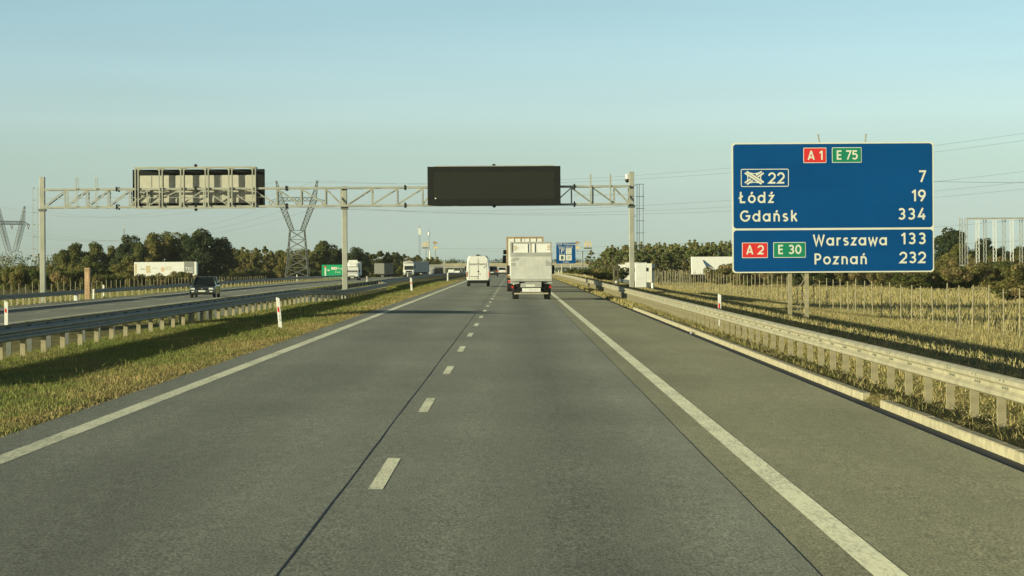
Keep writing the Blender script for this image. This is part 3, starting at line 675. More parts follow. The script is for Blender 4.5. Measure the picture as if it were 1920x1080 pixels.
# ------------------------------------------------------------------ large blue direction sign
SY = 104.0; SK = SY / F
def big_sign():
    c = at(1561.5, 389, SY); g = gz(c.x - 1.3, SY)
    t = thing('direction_sign', 'large blue motorway direction sign with white town names and distances on two steel legs', 'road sign', (c.x, SY, g))
    zc = c.z - g
    def X(px): return (px - 1561.5) * SK
    def Z(py): return zc - (py - 389) * SK
    def to3(y): return lambda p, l: (p[0], y - l, p[1])
    b = MB().prism(rrect(X(1372.5), X(1750.5), Z(511), Z(267), .13), 'y', -.03, .03).build('border', M['border'], t)
    for y0, y1 in ((427.3, 269.6), (508.6, 431.0)):
        MB().prism(rrect(X(1375), X(1748), Z(y0), Z(y1), .12), 'y', -.036, -.0301).build('panel', M['blue'], t)
    def txt(s, x0, x1, base, cap, parent, lift=.006, w=.158):
        m = MB(); stroke_text(m, s, X(x0), X(x1), Z(base), cap * SK, to3(-.036), lift, w); m.build('lettering', M['border'], parent)
    for s, x0, x1, base, cap in (('7', 1722.8, 1735.8, 342.3, 21.8), ('Łódź', 1385.2, 1451.5, 379.8, 21), ('19', 1708.8, 1735.3, 378.3, 21.8), ('Gdańsk', 1387.5, 1494.6, 414.6, 21), ('334', 1683.8, 1735, 412.7, 21.8),
                                 ('Warszawa', 1523.9, 1662.5, 460.4, 20.6), ('133', 1688.6, 1735, 458.8, 21.6), ('Poznań', 1525.6, 1624.6, 495.6, 20.6), ('232', 1685.6, 1735, 494.4, 21.6)):
        txt(s, x0, x1, base, cap, t)
    for s, m_, x0, x1, y0, y1, a, b_, base in (('A 1', 'red', 1506.7, 1549.8, 305.4, 276.7, 1515, 1543, 299.6), ('E 75', 'green', 1560.3, 1615.8, 305.2, 276.5, 1568.6, 1608.3, 299.4),
                                         ('A 2', 'red', 1390.6, 1438.9, 482.8, 453.9, 1398.8, 1431.4, 476), ('E 30', 'green', 1449.3, 1510, 482.6, 453.6, 1457.8, 1501.6, 475.8)):
        sh = MB().prism(rrect(X(x0), X(x1), Z(y0), Z(y1), .03), 'y', -.040, -.0361).build('route_shield', M['border'], t)
        MB().prism(rrect(X(x0 + 1.1), X(x1 - 1.1), Z(y0 - 1.1), Z(y1 + 1.1), .022), 'y', -.044, -.0401).build('shield_face', M[m_], sh)
        m = MB(); stroke_text(m, s, X(a), X(b_), Z(base), 17.2 * SK, to3(-.044), .004, .17); m.build('lettering', M['border'], sh)
    ex = MB(); ribbon(ex, rrect(X(1390), X(1478.4), Z(348.8), Z(316.6), .05) + [rrect(X(1390), X(1478.4), Z(348.8), Z(316.6), .05)[0]], 1.4 * SK, to3(-.036), .004)
    ex = ex.build('exit_box', M['border'], t)
    m = MB(); stroke_text(m, '22', X(1440.6), X(1471.2), Z(343.6), 21 * SK, to3(-.036), .004); m.build('lettering', M['border'], ex)
    m = MB(); q = lambda x, y: (X(1380 + x / 16), Z(300 + y / 16))
    for a_, b_, l in (((325, 340), (780, 705), 0), ((268, 380), (838, 660), 0)): pass
    ribbon(m, [q(270, 372), q(770, 705)], 3.3 * SK, to3(-.036), .008); ribbon(m, [q(325, 332), q(835, 662)], 3.3 * SK, to3(-.036), .008)
    for a_, b_ in (((775, 332), (600, 445)), ((835, 378), (655, 495)), ((268, 670), (445, 552)), ((330, 715), (505, 600))): ribbon(m, [q(*a_), q(*b_)], 3.1 * SK, to3(-.036), .005)
    for pts in ([(430, 375), (545, 400), (680, 372)], [(345, 455), (362, 520), (345, 585)], [(755, 455), (738, 520), (755, 585)], [(430, 668), (545, 650), (680, 668)]):
        ribbon(m, [q(*p) for p in pts], 1.7 * SK, to3(-.036), .003)
    m.build('interchange_symbol', M['border'], ex)
    sm = MB()
    for py in (310, 350, 390, 470): sm.box(X(1376), X(1747), -.0371, -.0361, Z(py) - .006, Z(py) + .006)
    sm.build('panel_joint', mat('sign_joint', (.002,.045,.15), .6, spec=.1), t)
    for px in (1481, 1512.5):
        leg = MB()
        leg.box(X(px) - .075, X(px) + .075, .10, .108, -.5, zc + 2.35); leg.box(X(px) - .075, X(px) - .067, .108, .25, -.5, zc + 2.35); leg.box(X(px) + .067, X(px) + .075, .108, .25, -.5, zc + 2.35)
        leg.build('leg', M['post'], t)
    lat = MB(); z0 = -.2; xs0, xs1 = X(1481) + .08, X(1512.5) - .08
    k = 0
    while z0 < zc - 2.0:
        a_, b_ = (xs0, xs1); lat.bar((a_, .17, z0), (b_, .18, z0 + .75), .02); lat.bar((b_, .21, z0), (a_, .22, z0 + .75), .02); z0 += .75
    lat.build('lattice', M['galv'], t)
    rail = MB()
    for zz in (-1.9, -.6, .7, 1.9): rail.box(X(1380), X(1743), .031, .095, zc + zz - .05, zc + zz + .05)
    rail.build('cross_rail', M['galv'], t)
    tip = MB()                                            # tops of the two slanted masts above the board
    for px, dx in ((1539, -.075), (1623, .05)): 
        for o_ in (0, .05): tip.bar((X(px) + o_, .2, zc + 2.4), (X(px) + dx + o_ * .4, .2, zc + 2.85), .022)
        tip.bar((X(px) + dx - .03, .2, zc + 2.84), (X(px) + dx + .06, .2, zc + 2.86), .025)
    tip.build('mast_tip', M['post'], t)
big_sign()

# ------------------------------------------------------------------ font lettering (small signs, vehicles)
def font_mesh(body, size):
    cu = bpy.data.curves.new('lettering', 'FONT'); cu.body = body; cu.size = size; cu.align_x = 'CENTER'; cu.align_y = 'CENTER'; cu.fill_mode = 'FRONT'; cu.extrude = 0; cu.resolution_u = 3
    ob = bpy.data.objects.new('tmp', cu); C.objects.link(ob); bpy.context.view_layer.update()
    dg = bpy.context.evaluated_depsgraph_get(); me = bpy.data.meshes.new_from_object(ob.evaluated_get(dg)); bpy.data.objects.remove(ob); bpy.data.curves.remove(cu); me.name = 'lettering'
    me.materials.clear(); return me
def letters(body, size, m, parent, loc, rot=(R(90), 0, 0), sx=1., name='lettering', bold=0):
    o = link(name, font_mesh(body, size), m, parent); o.location = loc; o.rotation_euler = rot; o.scale = (sx, 1, 1); return o

# ------------------------------------------------------------------ gantry
GY = 181.0; GK = GY / F
GXL, GXM, GXR = at(80, 440, GY).x, at(646.5, 440, GY).x, at(1184.5, 440, GY).x
zb, ztp = at(646, 386, GY).z, at(646, 352.5, GY).z
SZ = zb - .03
def gantry():
    t = thing('sign_gantry', 'long steel truss gantry spanning both carriageways on three tall posts', 'gantry', (GXM, GY, 0))
    for X, z0, z1 in ((GXL, gz(GXL, GY) - .3, at(80, 332, GY).z), (GXM, -.75, ztp + .12), (GXR, -.3, at(1184, 322, GY).z)):
        p = MB().box(X - GXM - .17, X - GXM + .17, -.2, .2, z0, z1)
        p.build('post', M['gantry'], t, bevel=.02, seg=1)
    f = MB()
    for X, z0 in ((GXL, gz(GXL, GY)), (GXM, -.42), (GXR, -.15)):
        f.box(X - GXM - .35, X - GXM + .35, -.35, .35, z0 - .1, z0 + .03)
        for sx in (-1, 1): f.prism([(X - GXM + sx * .171, z0 + .031), (X - GXM + sx * .33, z0 + .031), (X - GXM + sx * .171, z0 + .35)], 'y', -.015, .015)
    f.build('base_plate', M['gantry'], t)
    ch = MB(); x0, x1 = GXL - GXM + .18, GXR - GXM - .18
    for y in (-.55, .55):
        for z in (zb, ztp): ch.box(x0, x1, y - .065, y + .065, z - .065, z + .065)
    ch.build('chord', M['gantry'], t)
    wb = MB(); sgn0, sgn1 = at(262, 370, GY).x, at(475, 370, GY).x
    def web(xa, xb, step, flip):
        x = xa
        while x < xb - .2:
            xe = min(x + step, xb)
            for y in ((-.52,) if sgn0 < x + GXM + .5 * (xe - x) < sgn1 else (-.52, .52)):
                a_, b_ = (zb + .07, ztp - .07) if flip else (ztp - .07, zb + .07)
                wb.bar((x, y, a_), (xe, y, b_), .07)
                wb.bar((xe, y, zb + .066), (xe, y, ztp - .066), .08)
            wb.bar((xe, -.48, zb), (xe, .48, zb), .06); wb.bar((xe, -.48, ztp), (xe, .48, ztp), .06)
            x = xe
    web(x0, x0 + 7.0, 1.45, True); web(x0 + 7.0, -9.5, 2.2, True); web(-9.5, -.2, 1.65, False); web(.2, 6.2, 1.7, True); web(6.2, 15.4, 2.0, True); web(15.4, x1, 1.45, False)
    for y in (-.55,):
        wb.bar((x0, y, (zb+ztp)/2 + .02), (x0 + 15, y, (zb+ztp)/2 + .02), .035); wb.bar((15.6, y, (zb+ztp)/2 + .02), (x1, y, (zb+ztp)/2 + .02), .035)
    wb.build('truss_web', M['gantry'], t)
    fl = MB()
    for px in (221, 368, 538, 760, 1077):
        X = at(px, 370, GY).x - GXM
        for y in (-.57, .57): fl.box(X - .05, X + .05, y - .09, y + .09, ztp - .16, ztp + .16); fl.box(X - .05, X + .05, y - .09, y + .09, zb - .16, zb + .16)
        fl.box(X - .028, X - .055 + .08, -.6, .6, zb + .17, zb + .2)
    fl.build('bolted_flange', M['black'], t)
    for X in (GXL, GXM, GXR): MB().box(X - GXM - .24, X - GXM + .24, -.28, .28, zb - .24, zb - .08).build('clamp', M['galv_dull'], t)
    for px, top in ((147, 334), (184, 334), (1107, 327), (1144, 327)):
        p = at(px, top, GY); r = MB(); w_ = .09 if px < 500 else .05
        r.box(p.x - GXM - w_, p.x - GXM - w_ + .055, -.66, -.62, zb, p.z); r.box(p.x - GXM + w_ - .045, p.x - GXM + w_, -.66, -.62, zb, p.z)
        if w_ > .05: r.box(p.x - GXM - w_ + .0551, p.x - GXM + w_ - .0451, -.66, -.62, p.z - .04, p.z)
        r.build('antenna_post', M['gantry'], t)
    for pxs, ytop, ybot in (((61.5, 68.5), 352, 486), ((1194.5, 1199, 1206), 345, 476)):
        l = MB(); y = .05
        for k, px in enumerate(pxs):
            a_, b_ = at(px, ytop, GY), at(px, ybot if k else ybot + (52 if len(pxs) == 3 else 0), GY); l.bar((a_.x - GXM, y + .35 * (k % 2), a_.z), (b_.x - GXM, y + .35 * (k % 2), b_.z), .035)
        p0, p1 = at(pxs[0] - 2, ytop, GY), at(pxs[-1] + 2, ytop, GY); zz = p0.z
        while zz > at(0, ybot, GY).z:
            for q in ((p0, p1),):
                n_ = 10; cx = (q[0].x + q[1].x) / 2 - GXM; rr = (q[1].x - q[0].x) / 2
                pts = [Vector((cx + rr * math.cos(math.pi * k / n_), y + .1 + .4 * math.sin(math.pi * k / n_), zz)) for k in range(n_ + 1)]
                for a_, b_ in zip(pts, pts[1:]): l.bar(a_, b_, .03)
            zz -= .83
        zl = at(0, ybot, GY).z; xa, xb = p0.x - GXM, p1.x - GXM
        for z_ in (zl, zl + .22): l.box(xa, xb, -.02, .03, z_ - .02, z_ + .02); l.box(xa, xa + .04, .031, .5, z_ - .02, z_ + .02)
        e = -1 if len(pxs) == 3 else 1; xp = (GXR if e < 0 else GXL) - GXM
        for z_ in (zl + .2, zl + 2.3, zl + 4.4): l.bar((xp + (.17 if e < 0 else -.17), .1, z_), ((xa if e < 0 else xb), .1, z_), .04)
        l.build('caged_ladder', M['gantry'] if len(pxs) == 2 else M['galv_dull'], t)
gantry()
def message_signs():
    # display facing the camera
    c = at(926.5, 349, GY); t = thing('message_sign', 'switched off black variable message sign above the right carriageway lanes', 'message sign', (c.x, GY, SZ), 0, 'variable message signs on the gantry')
    w, z1 = 124 * GK, at(926, 313, GY).z - SZ
    MB().box(-w, w, -1.15, -.66, .02, z1).build('housing', M['black'], t, bevel=.02, seg=1)
    s = MB().box(-w + .45, w - .42, -1.158, -1.151, .42, z1 - .36).build('screen', M['screen'], t)
    e = MB().box(-w, w, -1.163, -1.151, .0, .03); e.box(-w, w, -1.163, -1.151, z1 - .03, z1 - .0); e.build('bezel', M['black'], t)
    MB().box(-w + .45, w - .4, -1.0, -.75, z1 + .002, z1 + .06).build('ventilation_cap', M['gantry'], t)
    k = MB()
    for zz in (-.10, z1 + .062): k.ball((0, -.9, zz + .02), (.13, .1, .1), 8, 4)
    k.build('lifting_eye', M['black'], t)
    MB().box(-w + .5, -w + .58, -1.166, -1.1595, .43, .51).build('light_sensor', M['white'], t)
    # back of the sign for the opposite carriageway
    c = at(368, 352, GY); t = thing('message_sign', 'beige framed back of the message sign facing the oncoming lanes', 'message sign', (c.x, GY, SZ), 0, 'variable message signs on the gantry')
    hw, h = 113 * GK, at(368, 316.5, GY).z - SZ
    MB().box(-hw - .33, hw + .46, .70, 1.25, .06, h - .015).build('housing', M['black'], t, bevel=.02, seg=1)
    p = MB(); edges = [-113, -69, -24, 24, 66, 113]
    xb_ = [(e) * GK for e in (-109, -64, -24, 22, 66, 110)]
    for a_, b_ in zip(xb_, xb_[1:]):
        p.box(a_ + .03, b_ - .03, .62, .699, .30, h - .42)
    p.build('back_panel', M['panelback'], t)
    sl = MB()
    for a_, b_ in zip(xb_, xb_[1:]): sl.box((a_ + b_) / 2 - .02, (a_ + b_) / 2 + .02, .60, .6195, .30, h - .45)
    sl.box(xb_[0], xb_[-1], .585, .5995, 1.0, 1.06)
    sl.build('panel_seam', M['greypaint'], t)
    fr = MB()
    for xx in xb_:
        for d in (-.10, .10): fr.box(xx + d - .04, xx + d + .04, -.72, -.62, -.02, h)
    fr.box(-hw, hw, -.74, -.60, h + .001, h + .12); fr.box(-hw, hw, -.74, -.62, -.12, -.021)
    for xx in xb_:
        fr.box(xx - .14, xx + .14, -.60, .69, h + .001, h + .08)
    # rounded corner gussets
    for a_, b_ in zip(xb_, xb_[1:]):
        for xx, s_ in ((a_ + .14, 1), (b_ - .14, -1)):
            for zz, q_ in ((h, -1), (-.02, 1)): fr.prism([(xx, zz), (xx + s_ * .16, zz), (xx, zz + q_ * .16)], 'y', -.71, -.63)
    fr.build('frame', M['gantry'], t)
    k = MB()
    for zz in (-.22, h + .125): k.ball((0.05, -.68, zz + .06), (.12, .1, .12), 8, 4)
    k.build('lifting_eye', M['black'], t)
message_signs()
def cctv():
    p = at(1176, 335, GY); t = thing('traffic_camera', 'white dome traffic camera with black lens bubble on the right gantry post', 'camera', (p.x, GY, p.z))
    MB().tube((.0, 0, .30), (GXR - p.x - .17, 0, .18), .045, n=8).build('bracket', M['white'], t)
    MB().tube((0, 0, -.02), (0, 0, .30), .15, .11, 12).build('hood', M['white'], t, smooth=False)
    MB().ball((0, 0, -.08), (.145, .145, .2), 12, 8).build('dome', M['black'], t, smooth=True)
cctv()
def cabinet():
    p = at(1201.5, 548, GY - 1); t = thing('control_cabinet', 'tall white perforated control cabinet right of the right gantry post', 'cabinet', (p.x, GY - 1, gz(p.x, GY) - .02))
    z1 = at(1201, 494, GY - 1).z - t.location.z
    MB().box(-.37, .37, -.25, .25, .1, z1).build('housing', M['white'], t, bevel=.015, seg=1)
    MB().box(-.40, .40, -.28, .28, z1 + .001, z1 + .05).build('cap', M['white'], t); MB().box(-.36, .36, -.24, .24, -.2, .099).build('plinth', M['concrete'], t)
    d = MB()
    for i in range(9):
        for j in range(24): 
            x = -.30 + i * .075 + (j % 2) * .03; d.box(x - .009, x + .009, -.2535, -.2505, .25 + j * .066, .27 + j * .066)
    struct(d.build('vent_hole', M['greypaint'], t), 'stuff')
cabinet()
def phone(px, top, bot, Y, X, label, m, face):
    z0 = gz(X, Y); t = thing('emergency_phone', label, 'emergency phone', (X, Y, z0), 0, 'roadside emergency phones')
    z1 = at(px, top, Y).z - z0; w = .19
    MB().box(-w, w, -.16, .16, -.1, z1 - .16).build('column', m, t, bevel=.03); MB().box(-w - .012, w + .012, -.172, .172, z1 - .159, z1).build('cap', m, t, bevel=.03)
    if face:
        MB().box(-.06, .06, -.1645, -.1605, z1 * .62, z1 - .28).build('speech_slot', M['black'], t)
        MB().ball((0, -.155, z1 * .42), (.1, .012, .1), 10, 6).build('button_plate', M['border'], t)
    else:
        s = MB()
        for k in range(5): s.box(-.08, .08, -.1645, -.1605, z1 - .42 - k * .13, z1 - .36 - k * .13)
        s.build('speech_slot', mat('pale_panel', (.62,.42,.26), .6), t)
phone(165, 502, 545, 196, -31.4, 'faded orange emergency phone column standing in the gap of the left guardrail', M['sos'], False)
phone(1148, 499, 535, 178, 6.75, 'emergency phone column coloured dark as in shade, with a black slot behind the right guardrail', M['olive'], True)  # orange column, its shade painted in as a dark base colour

# ------------------------------------------------------------------ delineator posts
def delineator(X, Y, label, red=True, lean=0., digits=None, h=.95, rz=0., flip=False, z=None, w=.07):
    t = thing('delineator_post', label, 'delineator', (X, Y, gz(X, Y) if z is None else z), rz, 'white delineator posts'); t.rotation_euler = (0, lean, rz)
    pr = [(-w, -.03), (w, -.03), (w * .8, .04), (-w * .8, .04)]
    MB().loft([[(x, y, -.2) for x, y in pr], [(x, y, h - .05) for x, y in pr], [(x * .95, y, h + (.03 if x < 0 else -.02)) for x, y in pr]]).build('body', M['white'], t, bevel=.008, seg=1)
    if red:
        MB().prism([(-w * .75, h - .27), (w * .25, h - .31), (w * .25, h - .47), (-w * .75, h - .43)], 'y', -.0345, -.0305).build('reflector', M['red'], t)
    else: MB().box(-w * .5, w * .5, -.0345, -.0305, h - .36, h - .22).build('reflector', M['border'], t)
    if digits:
        for k, d in enumerate(digits): letters(d, .12, M['ink'], t, (.01, -.034, h - .58 - k * .12))
    return t
delineator(-7.35, 83.6, 'leaning white delineator with red reflector and black numbers on the near median grass', lean=R(-5), digits='15', h=.95, w=.058)
delineator(-7.35, 190, 'white delineator with red reflector on the median grass near the kink in the guardrail', lean=R(-3))
delineator(-7.35, 292, 'small white delineator on the median grass left of the white van', red=False)
delineator(-20.6, 108, 'white delineator with red band behind the median guardrail at the left edge of view', h=1.02, w=.075)
delineator(-20.3, 366, 'white delineator with red band in front of the white oncoming box van', z=-.75, h=.95)
delineator(-20.4, 508, 'white delineator before the far white lorry cab', red=False, z=zr(508) - .4)
delineator(-20.4, 640, 'white delineator before the grey lorry trailer', red=False, z=zr(640) - .2)
delineator(6.6, 86, 'white delineator with red rectangle standing behind the right guardrail, left of the blue sign', h=1.05, w=.055)
delineator(7.1, 432, 'small white delineator behind the right guardrail below the blue service sign', red=False)
delineator(-32.7, 212, 'small white delineator behind the left guardrail after the orange phone column', red=False, h=1.0)
delineator(-33.0, 404, 'small white delineator left of the green road sign behind the left guardrail', red=False, h=1.1)
for X, Y, h_, w_, lab in ((-30.95, 188, .75, .13, 'squat white kilometre stone in front of the left guardrail by the orange phone column'), (-31.3, 198.2, .75, .07, 'white end marker on the guardrail right beside the orange phone column')):
    t = thing('marker_stone', lab, 'marker', (X, Y, gz(X, Y))); MB().box(-w_, w_, -.06, .06, -.1, h_).build('stone', M['white'], t, bevel=.03); MB().box(-w_ * .6, w_ * .6, -.0655, -.0605, h_ * .55, h_ * .85).build('number_plate', M['border'], t)
for px, ytop, Y, lab in ((1052.5, 507, 470, 'pale panel post behind the guardrail, first right of the lorry'), (1062, 508, 455, 'pale panel post behind the guardrail, second right of the lorry'), (1095.5, 515, 330, 'pale tilted panel post behind the guardrail near the shrubs')):
    p = at(px, ytop, Y); t = thing('information_marker', lab, 'marker', (p.x, Y, gz(p.x, Y))); h_ = p.z - t.location.z
    MB().box(-.03, .03, -.02, .02, -.1, h_ - .5).build('post', M['post'], t); MB().box(-.13, .13, -.03, -.0205, h_ - .75, h_).build('panel', M['cream'], t)

# ------------------------------------------------------------------ smaller road signs
def service_sign():
    Y = 430; k = Y / F; c = at(1061, 474.5, Y); g = gz(c.x, Y)
    t = thing('service_sign', 'blue rest area sign with parking, fuel and restaurant symbols right of the lorries', 'road sign', (c.x, Y, g)); zc = c.z - g
    X = lambda px: (px - 1061) * k
    Z = lambda py: zc - (py - 474.5) * k
    MB().box(X(1043), X(1079), -.04, .04, Z(494), Z(455)).build('panel', M['blue'], t)
    letters('MOP Wiśniowa', .52, M['border'], t, (0, -.046, Z(458)), sx=.88); letters('Góra Wsch.', .52, M['border'], t, (0, -.046, Z(463.5)), sx=.92); letters('2 km', .48, M['border'], t, (0, -.046, Z(491.3)))
    for px, py, m_ in ((1054, 471, 'blue'), (1066.5, 471, 'border'), (1054, 483, 'border'), (1066.5, 483, 'border')):
        s = MB().box(X(px - 5.4), X(px + 5.4), -.046, -.0405, Z(py + 5.3), Z(py - 5.3)).build('symbol_panel', M['border'], t)
        if m_ == 'blue': MB().box(X(px - 5), X(px + 5), -.05, -.0465, Z(py + 4.9), Z(py - 4.9)).build('symbol_face', M['blue'], s); letters('P', .98, M['border'], s, (X(px) + .03, -.055, Z(py)))
        elif py < 475: letters('WC', .36, M['ink'], s, (X(px), -.052, Z(py - 2.2))); [MB().box(X(px) - .28 + k_ * .19, X(px) - .18 + k_ * .19, -.052, -.0465, Z(py + 3.8), Z(py + 1.0)).build('pictogram', M['greypaint'], s) for k_ in range(4)]
        elif px < 1060:
            f = MB().box(X(px - 2.2), X(px + 1.6), -.052, -.0465, Z(py + 3.6), Z(py - 3.4)); f.box(X(px + 1.7), X(px + 2.6), -.052, -.0465, Z(py + 2.4), Z(py - 2.2)); f.build('fuel_pump', mat('dark_green_symbol', (.02,.07,.06), .6), s)
        else:
            f = MB(); f.bar((X(px - 3.4), -.05, Z(py - 3.6)), (X(px + 3.4), -.05, Z(py + 3.4)), .1, .008); f.bar((X(px + 3.4), -.054, Z(py - 3.6)), (X(px - 3.4), -.054, Z(py + 3.4)), .1, .006); f.build('cutlery', M['ink'], s)
    for px in (1053, 1070): MB().tube((X(px), .1, -.3), (X(px), .1, Z(458)), .07, n=8).build('leg', M['galv'], t)
service_sign()
def green_sign():
    Y = 515; k = Y / F; c = at(626, 509, Y); g = gz(c.x, Y)
    t = thing('exit_sign', 'green exit sign with white branching arrow partly behind the middle gantry post', 'road sign', (c.x, Y, g)); zc = c.z - g
    MB().box(-2.33, 2.33, -.04, .04, zc - 1.3, zc + 1.3).build('panel', M['green2'], t)
    m = MB(); q = lambda x, z, y=-.045: (x, y, zc + z)
    m.box(-1.78, -1.5, -.046, -.0405, zc - 1.2, zc + .75); m.bar(q(-1.5, -.35), q(-1.1, .15), .2, .006); m.prism([(-1.25, zc + .45), (-.72, zc + .25), (-1.12, zc - .1)], 'y', -.048, -.0425)
    m.build('arrow', M['border'], t); MB().box(-1.86, -1.42, -.05, -.0465, zc + .76, zc + 1.05).build('arrow_head', M['red'], t)
    s = MB().box(-.5, .62, -.046, -.0405, zc + .34, zc + .86).build('route_plate', M['border'], t); letters('714', .42, M['red'], s, (.06, -.05, zc + .6))
    letters('Rzgów', .55, M['border'], t, (1.5, -.046, zc + .6)); letters('4 km', .55, M['border'], t, (.75, -.046, zc - .12))
    for x in (-1.6, 1.6): MB().tube((x, .1, -.3), (x, .1, zc + 1.2), .07, n=8).build('leg', M['galv'], t)
green_sign()

# ------------------------------------------------------------------ vehicles (local +Y is forward)
def wheel(parent, x, y, r, w, rim=True):
    o = MB().tube((x - w/2, y, r), (x + w/2, y, r), r, n=20).build('wheel', M['rubber'], parent, bevel=.02)
    if rim: s = 1 if x > 0 else -1; MB().tube((x + s * (w/2 + .002), y, r), (x + s * (w/2 + .014), y, r), r * .62, n=14).build('rim', M['rim'], o)
    return o
def van():
    zc = zroad(-2.98, 216); t = thing('delivery_van', 'tall white delivery van seen from behind in the left lane', 'van', (-2.98, 216, zc))
    def sec(y, w0, w1, zb_, zs, zt):
        return [(x, y, z) for x, z in ((-w0*.93, zb_), (-w0, zb_ + .25), (-w0, zs), (-w1 - .05, zt - .18), (-w1 + .12, zt), (w1 - .12, zt), (w1 + .05, zt - .18), (w0, zs), (w0, zb_ + .25), (w0*.93, zb_))]
    MB().loft([sec(-.02, .90, .74, .50, 1.35, 2.44), sec(.12, .93, .78, .46, 1.35, 2.52), sec(3.6, .93, .79, .40, 1.35, 2.52), sec(4.3, .93, .72, .40, 1.2, 2.25), sec(4.9, .92, .74, .40, 1.05, 1.40), sec(5.5, .88, .72, .40, .85, 1.08), sec(5.6, .84, .66, .45, .70, .95)]).build('body', M['whitegloss'], t, bevel=.03)
    MB().box(-.86, .86, -.10, -.021, .36, .52).build('bumper', M['black'], t, bevel=.03)
    MB().box(-.75, .75, -.02, 5.2, .26, .42).build('underbody', M['rubber'], t)
    for s in (-1, 1):
        wheel(t, s * .80, .95, .34, .21); wheel(t, s * .80, 4.6, .34, .21); MB().box(min(s * .86, s * .925), max(s * .86, s * .925), -.045, -.005, .80, 1.22).build('tail_light', M['lamp_red'] if s > 0 else M['lamp_orange'], t)
        MB().box(min(s * 1.0, s * 1.16), max(s * 1.0, s * 1.16), 4.25, 4.35, 1.25, 1.62).build('mirror', M['black'], t, bevel=.03)
        MB().box(s * .935 - .02, s * .935 + .02, .1, 3.6, .78, .88).build('side_strip', M['black'], t)
    d = MB().box(-.006, .006, -.045, -.022, .58, 2.28); d.box(-.72, -.70, -.035, -.0215, .62, 2.05); d.box(.70, .72, -.035, -.0215, .62, 2.05); d.build('door_seam', M['greypaint'], t)
    MB().box(-.58, -.06, -.045, -.022, .62, .74).build('number_plate', M['border'], t); MB().box(-.62, -.02, -.05, -.022, .80, .84).build('handle_strip', M['ink'], t)
    MB().ball((.02, -.03, 1.22), (.07, .03, .07), 10, 6).build('badge', M['ink'], t); MB().box(.08, .24, -.05, -.022, 1.0, 1.035).build('door_handle', M['ink'], t)
    letters('ALEKSTRAN', .22, M['ink'], t, (-.06, -.055, 1.80), sx=1.05, bold=1)
    q = MB()
    for k, (x, z, a_) in enumerate(((.42, 1.50, 35), (.50, 1.58, 25), (.56, 1.68, 10), (.58, 1.78, -8), (.55, 1.88, -25))): q.bar((x, -.05, z), (x + .13 * math.cos(R(a_)), -.05, z + .13 * math.sin(R(a_))), .035, .01)
    q.build('ray_emblem', M['blueink'], t)
    MB().box(-.15, .15, -.02, .08, 2.505, 2.59).build('roof_light', M['black'], t, bevel=.02)
van()
